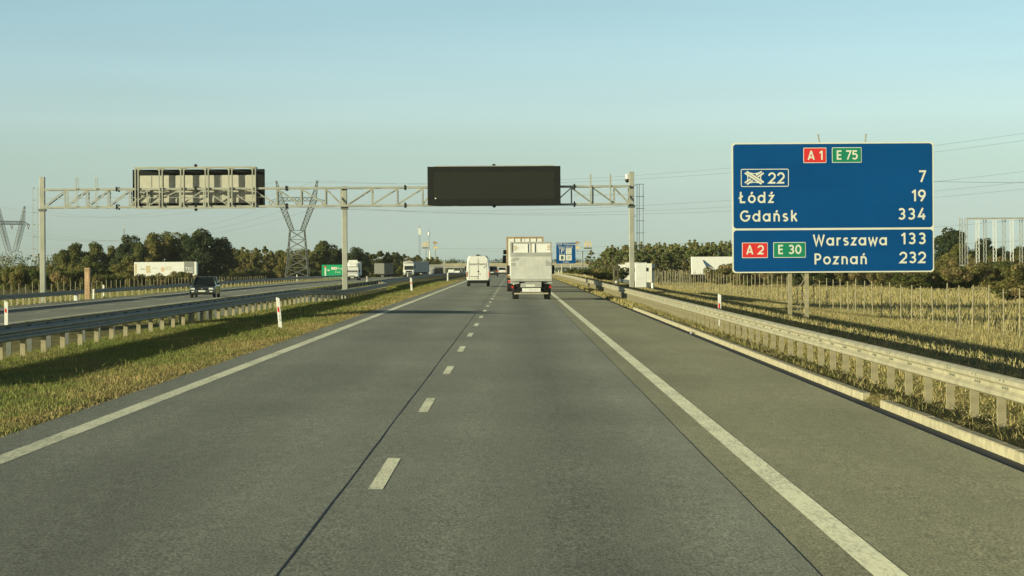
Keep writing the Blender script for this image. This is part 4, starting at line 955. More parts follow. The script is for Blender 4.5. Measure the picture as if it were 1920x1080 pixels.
def lift_truck():
    Y = 144.5; zc = zroad(.9, Y); t = thing('box_truck', 'white box truck with folded grey tail lift ahead in the right lane', 'truck', (.9, Y, zc)); k = Y / F
    w = 1.13
    MB().box(-w + .04, w - .04, .08, 5.6, .95, 3.10).build('cargo_box', M['cream'], t)
    f = MB().box(-w, -w + .09, -.02, .0795, .95, 3.13); f.box(w - .09, w, -.02, .0795, .95, 3.13); f.box(-w + .0905, w - .0905, -.02, .0795, 3.04, 3.13); f.box(-w, w, -.02, .0795, .86, .949); f.build('rear_frame', M['greypaint'], t)
    d = MB().box(-w + .095, -.03, .02, .0795, .96, 3.035); d.box(.03, w - .095, .02, .0795, .96, 3.035); d.build('door', M['white'], t, bevel=.01)
    b = MB()
    for x in (-.19, .19): b.tube((x, -.005, .98), (x, -.005, 3.02), .022, n=8)
    b.build('locking_bar', M['greypaint'], t); MB().box(-.028, .028, .03, .0795, .96, 3.035).build('door_gap', M['wood'], t)
    h = MB()
    for z in (2.9, 2.80, 2.70): h.box(-w + .1, -w + .32 + (z == 2.80) * .1, .0, .019, z - .02, z + .02); h.box(w - .26, w - .1, .0, .019, z - .02, z + .02)
    h.build('hinge', M['orange'], t)
    p = MB().box(-w + .0, w - .02, -.16, -.06, .985, 2.55).build('tail_lift', M['lift'], t, bevel=.015)
    MB().box(-w + .0, w - .02, -.172, -.161, 2.33, 2.54).build('edge_band', M['greypaint'], p); MB().box(-w + .0, w - .02, -.172, -.161, .99, 1.12).build('edge_band', M['greypaint'], p)
    dots = MB()
    for cx in np.arange(-.62, .95, .24):
        for j in range(14):
            x = cx + (j % 2) * .06; z = 1.24 + j * .072; dots.box(x - .012, x + .012, -.166, -.1605, z, z + .022)
    struct(dots.build('grip_stud', M['greypaint'], p), 'stuff')
    st = MB(); Zp = lambda py: 2 - (py - 492) * k - zc
    st.prism([(-w + .03, 2.12), (-w + .2, 2.28), (-w + .32, 2.18), (-w + .22, 2.06)], 'y', -.168, -.1605); st.prism([(-w + .28, 2.28), (-w + .52, 2.26), (-w + .42, 2.12), (-w + .28, 2.12)], 'y', -.168, -.1605); st.box(-w + .04, -w + .3, -.168, -.1605, 1.82, 2.0)
    st.prism([(w - .34, 2.15), (w - .06, 2.0), (w - .06, 1.82), (w - .36, 1.82)], 'y', -.168, -.1605); st.build('warning_flag', M['greypaint'], p)
    c = MB().box(-.42, -.32, .0, 7.2, .55, .80); c.box(.32, .42, .0, 7.2, .55, .80); c.box(-.8, -.45, .05, .5, .45, .94); c.box(.45, .8, .05, .5, .45, .94); c.build('chassis', M['black'], t)
    for s in (-1, 1): MB().bar((s * .6, .3, .55), (s * .6, -.08, .98), .1).bar((s * .6, -.03, .93), (s * .6, -.12, .99), .12).build('lift_arm', M['black'], t)
    MB().box(-.58, .55, -.06, .0, .66, .90).build('lamp_board', M['greypaint'], t, bevel=.02); MB().box(-.50, .50, -.075, -.0605, .42, .62).build('sign_plate', M['white'], t, bevel=.01)
    sc_ = MB()
    for k in range(9): sc_.bar((-.12 + k * .06, -.0765, .50 + .02 * math.sin(k * 2.1)), (-.10 + k * .06, -.0765, .545 + .02 * math.sin(k * 1.3)), .012, .002)
    sc_.build('script_mark', M['ink'], t); MB().box(-.30, .2, -.072, -.0605, .70, .81).build('number_plate', M['border'], t)
    MB().box(-.92, .92, -.10, -.0, .28, .37).build('underrun_bar', M['galv'], t, bevel=.02)
    for s in (-1, 1): MB().box(s * .78 - .16, s * .78 + .16, .1, .6, .38, .84).build('side_box', M['black'], t)
    for s in (-1, 1):
        MB().box(min(s * .97, s * 1.08), max(s * .97, s * 1.08), -.05, .02, .62, .74).build('tail_light', M['lamp_red'], t)
        for dx in (0,): wheel(t, s * .86, 1.3, .40, .34)
        wheel(t, s * .90, 5.9, .40, .24)
        MB().box(s * .86 - .2, s * .86 + .2, .80, .815, .25, .80).build('mudflap', M['rubber'], t)
        MB().box(min(s * 1.18, s * 1.34), max(s * 1.18, s * 1.34), 6.3, 6.4, 1.35, 1.85).build('mirror', M['black'], t)
    MB().loft([[(x, 5.75, z) for x, z in ((-1.0, .6), (1.0, .6), (1.0, 2.2), (-1.0, 2.2))], [(x, 6.5, z) for x, z in ((-1.0, .5), (1.0, .5), (.95, 2.2), (-.95, 2.2))], [(x, 7.2, z) for x, z in ((-1.0, .45), (1.0, .45), (.98, 1.35), (-.98, 1.35))], [(x, 7.7, z) for x, z in ((-.95, .45), (.95, .45), (.92, 1.1), (-.92, 1.1))]]).build('cab', M['white'], t, bevel=.04)
    return t
lift = lift_truck()
def semi(name, label, loc, rz, box_m, frame_m, door_m, W_=2.52, H_=3.75, yaw=0., spoiler=False, group=None, L_=13.4, text=None, cabm=None):
    t = thing(name, label, 'lorry', loc, rz, group); cabm = cabm or M['white']
    rot = lambda o: setattr(o, 'rotation_euler', (0, 0, yaw))
    w = W_ / 2; piv = L_ - 1.2
    tr = MB().box(-w + .03, w - .03, .05 - piv, L_ - piv, 1.05, H_ - .04).build('trailer', box_m, t); tr.location = (0, piv, 0); rot(tr)
    f = MB().box(-w, -w + .1, -.03 - piv, .049 - piv, 1.0, H_); f.box(w - .1, w, -.03 - piv, .049 - piv, 1.0, H_); f.box(-w + .1005, w - .1005, -.03 - piv, .049 - piv, H_ - .12, H_); f.box(-w + .1005, w - .1005, -.03 - piv, .049 - piv, .95, 1.1)
    f.build('rear_frame', frame_m, tr)
    d = MB().box(-w + .105, -.015, -.02 - piv, .049 - piv, 1.105, H_ - .125); d.box(.015, w - .105, -.02 - piv, .049 - piv, 1.105, H_ - .125); d.build('door', door_m, tr, bevel=.01)
    b = MB()
    for x in (-.75, -.3, .3, .75): b.tube((x, -.04 - piv, 1.1), (x, -.04 - piv, H_ - .12), .022, n=6)
    b.build('locking_bar', M['greypaint'], tr)
    u = MB().box(-.5, .5, .4 - piv, 12 - piv, .75, 1.04); u.box(-w + .15, w - .15, -.02 - piv, .12 - piv, .45, .58); u.build('chassis', M['black'], tr)
    MB().box(-w + .1, w - .1, -.03 - piv, -.0 - piv, .62, .80).build('lamp_board', M['white'], tr)
    for s in (-1, 1): MB().box(min(s * (w - .35), s * (w - .08)), max(s * (w - .35), s * (w - .08)), -.05 - piv, -.031 - piv, .64, .78).build('tail_light', M['lamp_red'], tr)
    for s in (-1, 1):
        for y in (1.9, 3.2, 4.5): wheel(tr, s * (w - .2), y - piv, .5, .36)
        wheel(t, s * (w - .2), L_ + .2, .5, .45); wheel(t, s * (w - .18), L_ + 3.6, .5, .32)
    cw = w - .02
    MB().loft([[(x, L_ + 1.6, z) for x, z in ((-cw, .9), (cw, .9), (cw, 3.1), (-cw, 3.1))], [(x, L_ + 2.6, z) for x, z in ((-cw, .5), (cw, .5), (cw * .97, 3.45), (-cw * .97, 3.45))], [(x, L_ + 3.9, z) for x, z in ((-cw, .4), (cw, .4), (cw * .96, 3.0), (-cw * .96, 3.0))], [(x, L_ + 4.15, z) for x, z in ((-cw * .96, .4), (cw * .96, .4), (cw * .93, 1.9), (-cw * .93, 1.9))]]).build('cab', cabm, t, bevel=.06)
    MB().loft([[(x, y, z) for x, z in ((-cw * .88, z0), (cw * .88, z0), (cw * .86, z1), (-cw * .86, z1))] for y, z0, z1 in ((L_ + 3.8, 1.65, 2.75), (L_ + 4.16, 1.65, 2.55))]).build('windscreen', M['glass'], t)
    MB().box(-cw * .9, cw * .9, L_ + 4.1, L_ + 4.2, .35, 1.0).build('bumper', M['darkgrey'], t, bevel=.04)
    g = MB().box(-cw * .6, cw * .6, L_ + 4.16, L_ + 4.2, 1.05, 1.45).build('grille', M['black'], t)
    for s in (-1, 1):
        MB().box(min(s * .65 * cw, s * .95 * cw), max(s * .65 * cw, s * .95 * cw), L_ + 4.201, L_ + 4.22, .62, .82).build('headlight', M['lamp_clear'], t)
        mm = MB().box(min(s * (w + .08), s * (w + .34)), max(s * (w + .08), s * (w + .34)), L_ + 3.6, L_ + 3.75, 1.95, 2.55); mm.box(min(s * (w + .05), s * (w + .30)), max(s * (w + .05), s * (w + .30)), L_ + 3.6, L_ + 3.75, 2.62, 2.95); mm.bar((s * (w - .1), L_ + 3.67, 2.5), (s * (w + .1), L_ + 3.67, 2.5), .05); mm.build('mirror', M['black'], t, bevel=.03)
    if spoiler: MB().box(-.75, .75, L_ + 2.2, L_ + 3.2, 3.451, 3.85).build('roof_unit', M['greypaint'], t, bevel=.05)
    return t
Y = 182; semi('articulated_lorry', 'tall articulated lorry with orange edged white trailer just ahead of the box truck', (.71, Y, zroad(.71, Y)), 0, M['cream'], M['orange'], M['white'], 2.52, 3.76)
p = at(762, 515, 640); semi('articulated_lorry', 'distant oncoming white lorry pulling a grey curtain trailer beyond the white box van', (p.x + .6, 640 + 17, zr(640) - .45), R(180), M['greypaint'], M['greypaint'], M['greypaint'], 2.5, 3.7, yaw=R(-15), spoiler=True)
def box_van(label, loc, rz):
    t = thing('box_van', label, 'van', loc, rz, 'oncoming vehicles'); w = 1.08
    MB().box(-w, w, -3.8, 1.6, .75, 2.95).build('cargo_box', M['white'], t, bevel=.04)
    MB().loft([[(x, 1.0, z) for x, z in ((-.75, 2.951), (.75, 2.951), (.7, 3.1), (-.7, 3.1))], [(x, 1.55, z) for x, z in ((-.75, 2.951), (.75, 2.951), (.7, 3.22), (-.7, 3.22))]]).build('roof_unit', M['white'], t)
    MB().loft([[(x, y, z) for x, z in ((-.98, .35), (.98, .35), (x1, z1), (-x1, z1))] for y, x1, z1 in ((1.61, .92, 2.15), (2.2, .9, 2.1), (2.75, .92, 1.32), (3.5, .9, 1.02), (3.6, .86, .8))]).build('cab', M['whitegloss'], t, bevel=.05)
    MB().loft([[(x, 1.605, z) for x, z in ((-.9, 2.2), (.9, 2.2), (.95, 2.9), (-.95, 2.9))], [(x, 2.0, z) for x, z in ((-.8, 2.2), (.8, 2.2), (.5, 2.45), (-.5, 2.45))]]).build('air_deflector', M['white'], t, bevel=.03)
    MB().loft([[(x, y, z) for x, z in ((-.84, z0), (.84, z0), (.80, z1), (-.80, z1))] for y, z0, z1 in ((2.1, 1.40, 2.06), (2.74, 1.36, 1.40))]).build('windscreen', M['glass'], t)
    MB().box(-.93, .93, 3.5, 3.68, .32, .62).build('bumper', M['black'], t, bevel=.04); MB().box(-.5, .5, 3.55, 3.63, .68, .78).build('grille', M['black'], t); MB().box(-.26, .26, 3.681, 3.70, .40, .51).build('number_plate', M['border'], t)
    for s in (-1, 1):
        MB().box(min(s * .62, s * .88), max(s * .62, s * .88), 3.56, 3.64, .70, .88).build('headlight', M['lamp_clear'], t); MB().box(min(s * 1.02, s * 1.2), max(s * 1.02, s * 1.2), 2.4, 2.5, 1.25, 1.65).build('mirror', M['black'], t, bevel=.02)
        wheel(t, s * .85, -2.2, .36, .3); wheel(t, s * .85, 2.75, .36, .24)
    return t
p = at(663, 520, 425); box_van('white oncoming box van right behind the middle gantry post', (p.x, 425, zr(425) - .5), R(180))
lv = box_van('tall white oncoming box van whose shadow crosses the left lane, left of the view', (-23.4, 92.5, ZB), R(180)); lv.scale = (1, 1, 1.28)
def car(name, label, m, loc, rz, L_=4.3, W_=1.74, H_=1.45, hatch=False, group=None, front=False):
    t = thing(name, label, 'car', loc, rz, group); w, l = W_ / 2, L_ / 2
    prof = [(-l + .05, .28), (-l, .55), (-l + .05, .86 if not hatch else .92), (-l + .35, .94), (l - 1.2, .94), (l - .35, .78), (l - .03, .62), (l, .45), (l - .08, .24)]
    MB().loft([[(s * w * q, y, z) for y, z in prof] for s, q in ((-1, .90), (-1, 1.0), (1, 1.0), (1, .90))] if False else [[(x, y, z if abs(x) > w * .95 or True else z) for y, z in prof] for x in (-w, w)]).build('body', m, t, bevel=.07, seg=3)
    yb, yf = (-l + .08, l - 1.15) if hatch else (-l + .55, l - 1.25); yrb, yrf = (-l + .5, l - 2.0) if hatch else (-l + 1.15, l - 2.0)
    base = [(-w + .06, yb), (w - .06, yb), (w - .08, yf), (-w + .08, yf)]; top = [(-w + .24, yrb), (w - .24, yrb), (w - .24, yrf), (-w + .24, yrf)]
    MB().loft([[(x, y, .93) for x, y in base], [(x, y, H_ - .05) for x, y in top]]).build('window', M['glass'], t, bevel=.04)
    yc = (yrb + yrf) / 2
    MB().loft([[(x * 1.03, yc + (y - yc) * 1.06, H_ - .10) for x, y in top], [(x, yc + (y - yc) * .98, H_ - .04) for x, y in top], [(x * .84, yc + (y - yc) * .8, H_) for x, y in top]]).build('roof', m, t, bevel=.03)
    MB().box(-w + .12, w - .12, yf - .05, yf + .12, .925, .955).build('wiper_cowl', M['black'], t, bevel=.01)
    if front:
        MB().box(.42, .52, (yf + yrf) / 2 - .02, (yf + yrf) / 2, 1.16, 1.22).build('windscreen_sticker', M['border'], t)
    for (bx, by), (tx, ty) in zip(base, top): MB().bar((bx * .97, by, .92), (tx * .97, ty, H_ - .03), .11 if front else .075).build('pillar', m, t)
    for s in (-1, 1): MB().bar((s * (w - .055), (yb + yf) / 2 - .1, .92), (s * (w - .225), (yrb + yrf) / 2 - .1, H_ - .03), .07).build('pillar', m, t)
    for s in (-1, 1):
        for y in (-l + .75, l - .8): wheel(t, s * (w - .09), y, .31, .19)
        MB().box(min(s * (w + .0), s * (w + .17)), max(s * (w + .0), s * (w + .17)), yf - .45, yf - .33, .95, 1.09).build('mirror', M['black'] if front else m, t, bevel=.02)
        MB().box(min(s * (w - .42), s * (w - .08)), max(s * (w - .42), s * (w - .08)), l - .12, l - .005, .60, .74).build('headlight', M['lamp_clear'], t, bevel=.02)
        MB().box(min(s * (w - .3), s * (w - .05)), max(s * (w - .3), s * (w - .05)), -l - .005, -l + .1, .66, .82).build('tail_light', M['lamp_red'], t, bevel=.02)
        if front: MB().box(min(s * (w - .36), s * (w - .16)), max(s * (w - .36), s * (w - .16)), l - .06, l + .012, .42, .50).build('fog_lamp', M['lamp_clear'], t)
    MB().box(-.42, .42, l - .1, l + .008, .58, .70).build('grille', M['black'], t); MB().box(-w + .08, w - .08, l - .1, l + .006, .22, .38).build('front_bumper', M['black'], t, bevel=.02)
    MB().box(-w + .05, w - .05, -l - .02, -l + .1, .26, .44).build('rear_bumper', M['black'] if not front else m, t, bevel=.02)
    MB().box(-.26, .26, l + .009, l + .02, .44, .55).build('number_plate', M['border'], t); MB().box(-.26, .26, -l - .03, -l - .021 + .015, .56, .66).build('number_plate', M['border'], t)
    MB().tube((0, l - .005, .655), (0, l + .016, .655), .055, n=10).build('badge', M['rim'], t)
    return t
p = at(379, 555, 200); car('saloon_car', 'black oncoming saloon car in the near oncoming lane', M['green_car'], (p.x, 202, ZB), R(180), front=True, W_=1.88, H_=1.58)
car('hatchback_car', 'dark grey hatchback driving ahead between the white van and the lorries', M['darkgrey'], (-3.35, 395, zroad(-3.35, 395)), 0, hatch=True, H_=1.5)
car('hatchback_car', 'white hatchback driving ahead beside the lorry, past the dark hatchback', M['whitegloss'], (-2.45, 520, zroad(-2.45, 520)), 0, hatch=True, H_=1.47)
# far traffic below the bridge
for px, Y, lab, ln in ((846, 1150, 'white distant lorry emerging under the far bridge, leftmost', 7), (857, 1230, 'white distant van under the far bridge, right behind the first lorry', 5)):
    p = at(px, 512, Y); t = thing('distant_lorry', lab, 'lorry', (p.x, Y, zr(Y) - .4), R(180), 'far traffic under the bridge')
    MB().box(-1.25, 1.25, -ln, 0, .7, 3.7).build('cargo_box', M['white'], t, bevel=.05); MB().box(-1.2, 1.2, .05, 1.9, .5, 2.9).build('cab', M['whitegloss'], t, bevel=.1); MB().box(-1.05, 1.05, 1.901, 1.93, 1.5, 2.4).build('windscreen', M['glass'], t)
    for s in (-1, 1):
        for y in (-ln + 1, 1.0): wheel(t, s * 1.05, y, .48, .35, False)

# ------------------------------------------------------------------ parked trailers and buildings
def side_trailer(px0, px1, top, Y, label, decor, z_bot=None):
    a_, b_ = at(px0, top, Y), at(px1, top, Y); L_ = b_.x - a_.x; t = thing('parked_trailer', label, 'trailer', ((a_.x + b_.x) / 2, Y, a_.z - 3.9), 0, 'parked white trailers'); l = L_ / 2
    MB().box(-l, l, 0, 2.5, .75, 3.9).build('cargo_box', M['white'], t, bevel=.03)
    MB().box(-l + .4, l - .4, .6, 1.9, .5, .749).build('chassis', M['black'], t)
    for x in (-l + 2, -l + 3.3, -l + 4.6, l - 2.5):
        MB().tube((x, .05, .5), (x, .4, .5), .5, n=16).build('wheel', M['rubber'], t); MB().tube((x, 2.1, .5), (x, 2.45, .5), .5, n=16).build('wheel', M['rubber'], t)
    decor(t, l); return t
def tec(t, l):
    MB().box(l - 2.75, l - .5, -.006, -.0005, 1.15, 3.86).build('lettered_panel', mat('grey_vinyl', (.22,.22,.20), .5), t)
    letters('TEC', .95, M['white'], t, (l - 1.6, -.012, 2.35), sx=1.1); sm_ = MB()
    for k in range(6): sm_.box(l - 2.3 + k * .24, l - 2.12 + k * .24, -.012, -.0065, 1.5, 1.72 + .08 * (k % 2))
    sm_.build('small_print', M['white'], t)
    c1, c2, c3 = mat('tan_print', (.55,.44,.27), .6), mat('grey_print', (.42,.42,.39), .6), mat('orange_print', (.62,.42,.28), .6)
    for x0, x1, z0, z1, m_ in ((-l + .15, -l + .6, 1.2, 3.5, c1), (-l + 2.6, -l + 3.6, 1.5, 3.1, c1), (-l + 1.4, -l + 2.4, 2.2, 2.5, c2), (-l + 5.9, -l + 6.7, 1.8, 2.7, c3), (-l + 4.0, -l + 5.3, 2.45, 2.6, c2), (-l + 6.75, -l + 8.2, 2.1, 3.0, mat('pale_print', (.62,.59,.5), .6))):
        MB().box(x0, x1, -.006, -.0005, z0, z1).build('print', m_, t)
side_trailer(251.5, 368.5, 491.5, 588, 'long white trailer with grey lettered end panel parked among bushes behind the left fence', tec)
def arrow(t, l):
    MB().prism([(-l + 1.9, 3.3), (-l + 2.2, 3.3), (-l + 4.2, 1.7), (-l + 3.0, 2.2), (-l + 3.0, 1.2)], 'y', -.006, -.0005).build('arrow_emblem', M['blueink'], t)
side_trailer(1297, 1410, 481.5, 475, 'white trailer with dark blue arrow emblem parked behind bushes left of the large blue sign', arrow)
def dark_trailer():
    p = at(729, 510, 700); t = thing('parked_trailer', 'dark ended trailer parked beyond the oncoming lanes left of the far white lorry', 'trailer', (p.x, 700, p.z - 1.6), R(20)); w = 1.25
    MB().box(-w, w, .05, 9, 1.1, 3.9).build('cargo_box', mat('shabby_grey_tarpaulin', (.13,.13,.115), .7), t); MB().box(-w, w, 0, .0495, 1.0, 3.92).build('door', M['darkgrey'], t); MB().box(-.8, .8, .5, 8, .7, 1.09).build('chassis', M['black'], t)
    for s in (-1, 1):
        for y in (1.2, 2.5): wheel(t, s * 1.0, y, .5, .4)
dark_trailer()
def depot():
    Y = 480; k = Y / F; p = at(1195, 518, Y); g = gz(p.x, Y); t = thing('depot_building', 'low white depot building behind the right gantry post and cabinet', 'building', (p.x, Y, g))
    X = lambda px: (px - 1195) * k
    z = lambda py: at(1195, py, Y).z - g
    MB().box(X(1162), X(1228), 0, 6, -.5, z(496)).build('wall', M['white'], t); MB().box(X(1172), X(1196), -.4, -.002, -.5, z(492)).build('annex', M['cream'], t); MB().box(X(1205), X(1222), -.5, -.002, -.5, z(494)).build('annex', M['cream'], t)
    MB().box(X(1161), X(1229), -.1, 6.2, z(496) + .001, z(496) + .12).build('roof', M['greypaint'], t)
    for px in (1166, 1179, 1188, 1200, 1213, 1225):
        off = -.402 if 1172 < px < 1196 else -.502 if 1205 < px < 1222 else -.002
        MB().box(X(px) - .28, X(px) + .28, off - .02, off - .001, z(509), z(502)).build('window', M['glass'], t)
    MB().box(X(1163), X(1170), -.05, -.0021, -.3, z(507)).build('door', M['greypaint'], t)
depot()

# ------------------------------------------------------------------ far bridge
def bridge():
    Y = 1300; k = Y / F; g = zr(Y); t = thing('motorway_bridge', 'pale concrete bridge crossing the motorway in the distance', 'bridge', (0, Y, g)); zz = lambda py: at(900, py, Y).z - g
    MB().box(-44, 44, 0, 10, zz(502.2), zz(498.6)).build('deck', M['concrete'], t); MB().box(-44, 44, -.25, -.01, zz(498.55), zz(493.5)).build('parapet', mat('tan_parapet', (.37,.31,.20), .8, 0, .15, .3), t)
    MB().box(-44, 44, -.32, -.02, zz(499.2), zz(498.6)).build('edge_beam', M['concrete'], t)
    for x in (-38, -13, 12, 33): MB().box(x - .5, x + .5, 1, 9, -1, zz(502.25)).build('pier', M['concrete'], t)
    for s in (-1, 1):
        MB().prism([(s * 36, -1.5), (s * 44, zz(502.3)), (s * 44, -1.5)], 'y', .5, 9.5).build('abutment', M['concrete'], t)
    struct(MB().loft([[(44.05, 1296, g - 3), (44.05, 1296, g + zz(499)), (44.05, 1312, g + zz(499)), (44.05, 1316, g - 3)], [(150, 1290, g - 3), (150, 1299, g + zz(500)), (150, 1312, g + zz(500)), (150, 1318, g - 3)]]).build('embankment', mat('dry_bank', (.36,.30,.16), .9, 0, .25, .08)))
    struct(MB().loft([[(-44.05, 1296, g - 3), (-44.05, 1296, g + zz(499)), (-44.05, 1312, g + zz(499)), (-44.05, 1316, g - 3)], [(-150, 1290, g - 3), (-150, 1299, g + zz(500)), (-150, 1312, g + zz(500)), (-150, 1318, g - 3)]]).build('embankment', mat('dry_bank', (.34,.29,.15), .9, 0, .25, .08)))
bridge()
def toll():
    Y = 760; p = at(818, 496, Y); g = gz(p.x, Y); t = thing('service_building', 'dark fronted grey service building right of the grey lorry trailer', 'building', (p.x, Y, g)); h = p.z - g
    MB().box(-2.4, 2.4, 0, 5, -.3, h - .35).build('wall', M['greypaint'], t); MB().box(-2.5, 2.5, -.6, 5.2, h - .35 + .001, h).build('roof', M['concrete'], t); MB().box(-.5, 1.9, -.02, -.001, .5, h - .8).build('window', M['glass'], t)
    MB().box(2.0, 2.6, -.7, -.1, -.3, h + 1.0).build('pillar', M['concrete'], t)
toll()

# ------------------------------------------------------------------ masts and pole signs far away
def arch_sign(parent, X, Z, s, m):
    a_ = MB(); n = 12
    for c in (-.5, .5):
        pts = [Vector((X + s * (c + .42 * math.cos(math.pi * k / n)), -.1, Z + s * (1.75 * math.sin(math.pi * k / n) ** .8))) for k in range(n + 1)]
        for p, q in zip(pts, pts[1:]): a_.bar(p, q, .26 * s, .3)
    a_.build('double_arch', m, parent); MB().box(X - s * 1.15, X + s * 1.15, -.1, .1, Z - .5 * s, Z - .12 * s).build('name_board', M['olive'], parent)
def bird_sign(parent, X, Z, s, m):
    MB().prism([(X - 1.1*s, Z + .9*s), (X - .5*s, Z + 1.35*s), (X + .4*s, Z + 1.25*s), (X + 1.0*s, Z + .7*s), (X + 1.15*s, Z + .25*s), (X + .5*s, Z + .65*s), (X + .1*s, Z + .45*s), (X - .05*s, Z - .2*s), (X - .25*s, Z - .55*s), (X - .35*s, Z + .1*s), (X - .6*s, Z + .55*s)], 'y', -.15, .15).build('head_emblem', M['orange'], parent)
    MB().box(X - .9*s, X + 1.0*s, -.15, .15, Z - 1.45*s, Z - .85*s).build('name_board', m, parent); MB().box(X - .08, X + .08, -.05, .05, Z - .86*s, Z - .4*s).build('stem', M['galv'], parent)
def mast_right():
    Y = 980; k = Y / F; p = at(1092, 490, Y); g = gz(p.x, Y); t = thing('pole_sign', 'tall pole with yellow arches and orange bird emblem above the blue service sign', 'pole sign', (p.x, Y, g), 0, 'services pole signs')
    z = lambda py: at(1092, py, Y).z - g
    X = lambda px: (px - 1092) * k
    MB().tube((0, 0, -.5), (0, 0, z(470)), .24, n=10).build('pole', M['galv_dull'], t); MB().box(X(1081), X(1106), -.1, .1, z(471.5), z(470.6)).build('crossbar', M['galv_dull'], t)
    arch_sign(t, X(1102.5), z(463.5), 1.25, M['yellow']); bird_sign(t, X(1083), z(459), .95, M['yellow'])
    MB().tube((X(1082.5), 0, z(470.5)), (X(1082.5), 0, z(468)), .2, n=8).build('bracket', M['galv_dull'], t)
mast_right()
def mast_left():
    Y = 1020; k = Y / F; p = at(806, 490, Y); g = gz(p.x, Y); t = thing('radio_mast', 'slim radio mast with drum antenna between the yellow arches and the orange emblem', 'mast', (p.x, Y, g), 0, 'masts above the grey trailer')
    z = lambda py: at(806, py, Y).z - g
    X = lambda px: (px - 806) * k
    MB().tube((X(804.3), 0, -.5), (X(804.3), 0, z(432)), .2, .12, 8).build('pole', M['galv_dull'], t); MB().tube((X(804.8), 0, z(441)), (X(804.8), 0, z(435.5)), .42, n=10).build('drum_antenna', M['white'], t)
    MB().tube((X(806.3), -.4, -.5), (X(806.3), -.4, z(470)), .24, n=8).build('white_pole', M['white'], t)
    t2 = thing('pole_sign', 'yellow arches sign on a pole left of the slim radio mast', 'pole sign', (p.x, Y + 3, g), 0, 'services pole signs')
    MB().tube((X(798), 0, -.5), (X(798), 0, z(466)), .15, n=8).build('pole', M['galv_dull'], t2); arch_sign(t2, X(797.5), z(463), 1.1, M['yellow'])
    t3 = thing('pole_sign', 'orange bird emblem sign on a pole right of the slim radio mast', 'pole sign', (p.x, Y + 4, g), 0, 'services pole signs')
    MB().tube((X(815.8), 0, -.5), (X(815.8), 0, z(468)), .15, n=8).build('pole', M['galv_dull'], t3); bird_sign(t3, X(815.8), z(459), .95, M['yellow'])
    t4 = thing('lattice_mast', 'thin lattice mast with yellowish head left of the yellow arches', 'mast', (at(787, 490, 1000).x, 1000, g), 0, 'masts above the grey trailer'); m = MB(); zt = z(441); z0 = -.5
    while z0 < zt:
        for s in (-1, 1): m.bar((s * .25, 0, z0), (s * .25, 0, z0 + 1.1), .07); m.bar((-s * .25, 0, z0), (s * .25, 0, z0 + 1.1), .05)
        z0 += 1.1
    m.build('lattice', M['galv_dull'], t4); MB().box(-.45, .45, -.1, .1, zt, z(429)).build('antenna_panel', M['border'], t4); MB().tube((0, 0, z(429)), (0, 0, z(424)), .08, n=6).build('rod', M['galv_dull'], t4)
    t5 = thing('lattice_mast', 'thin distant mast rising behind the tall trees above the long white trailer', 'mast', (at(233, 490, 1000).x, 1000, g), 0); MB().tube((0, 0, 0), (0, 0, at(233, 423, 1000).z - g), .13, n=6).build('pole', M['wire'], t5); MB().box(-.2, .2, -.1, .1, at(233, 428, 1000).z - g, at(233, 424, 1000).z - g).build('antenna_panel', M['border'], t5)
mast_left()

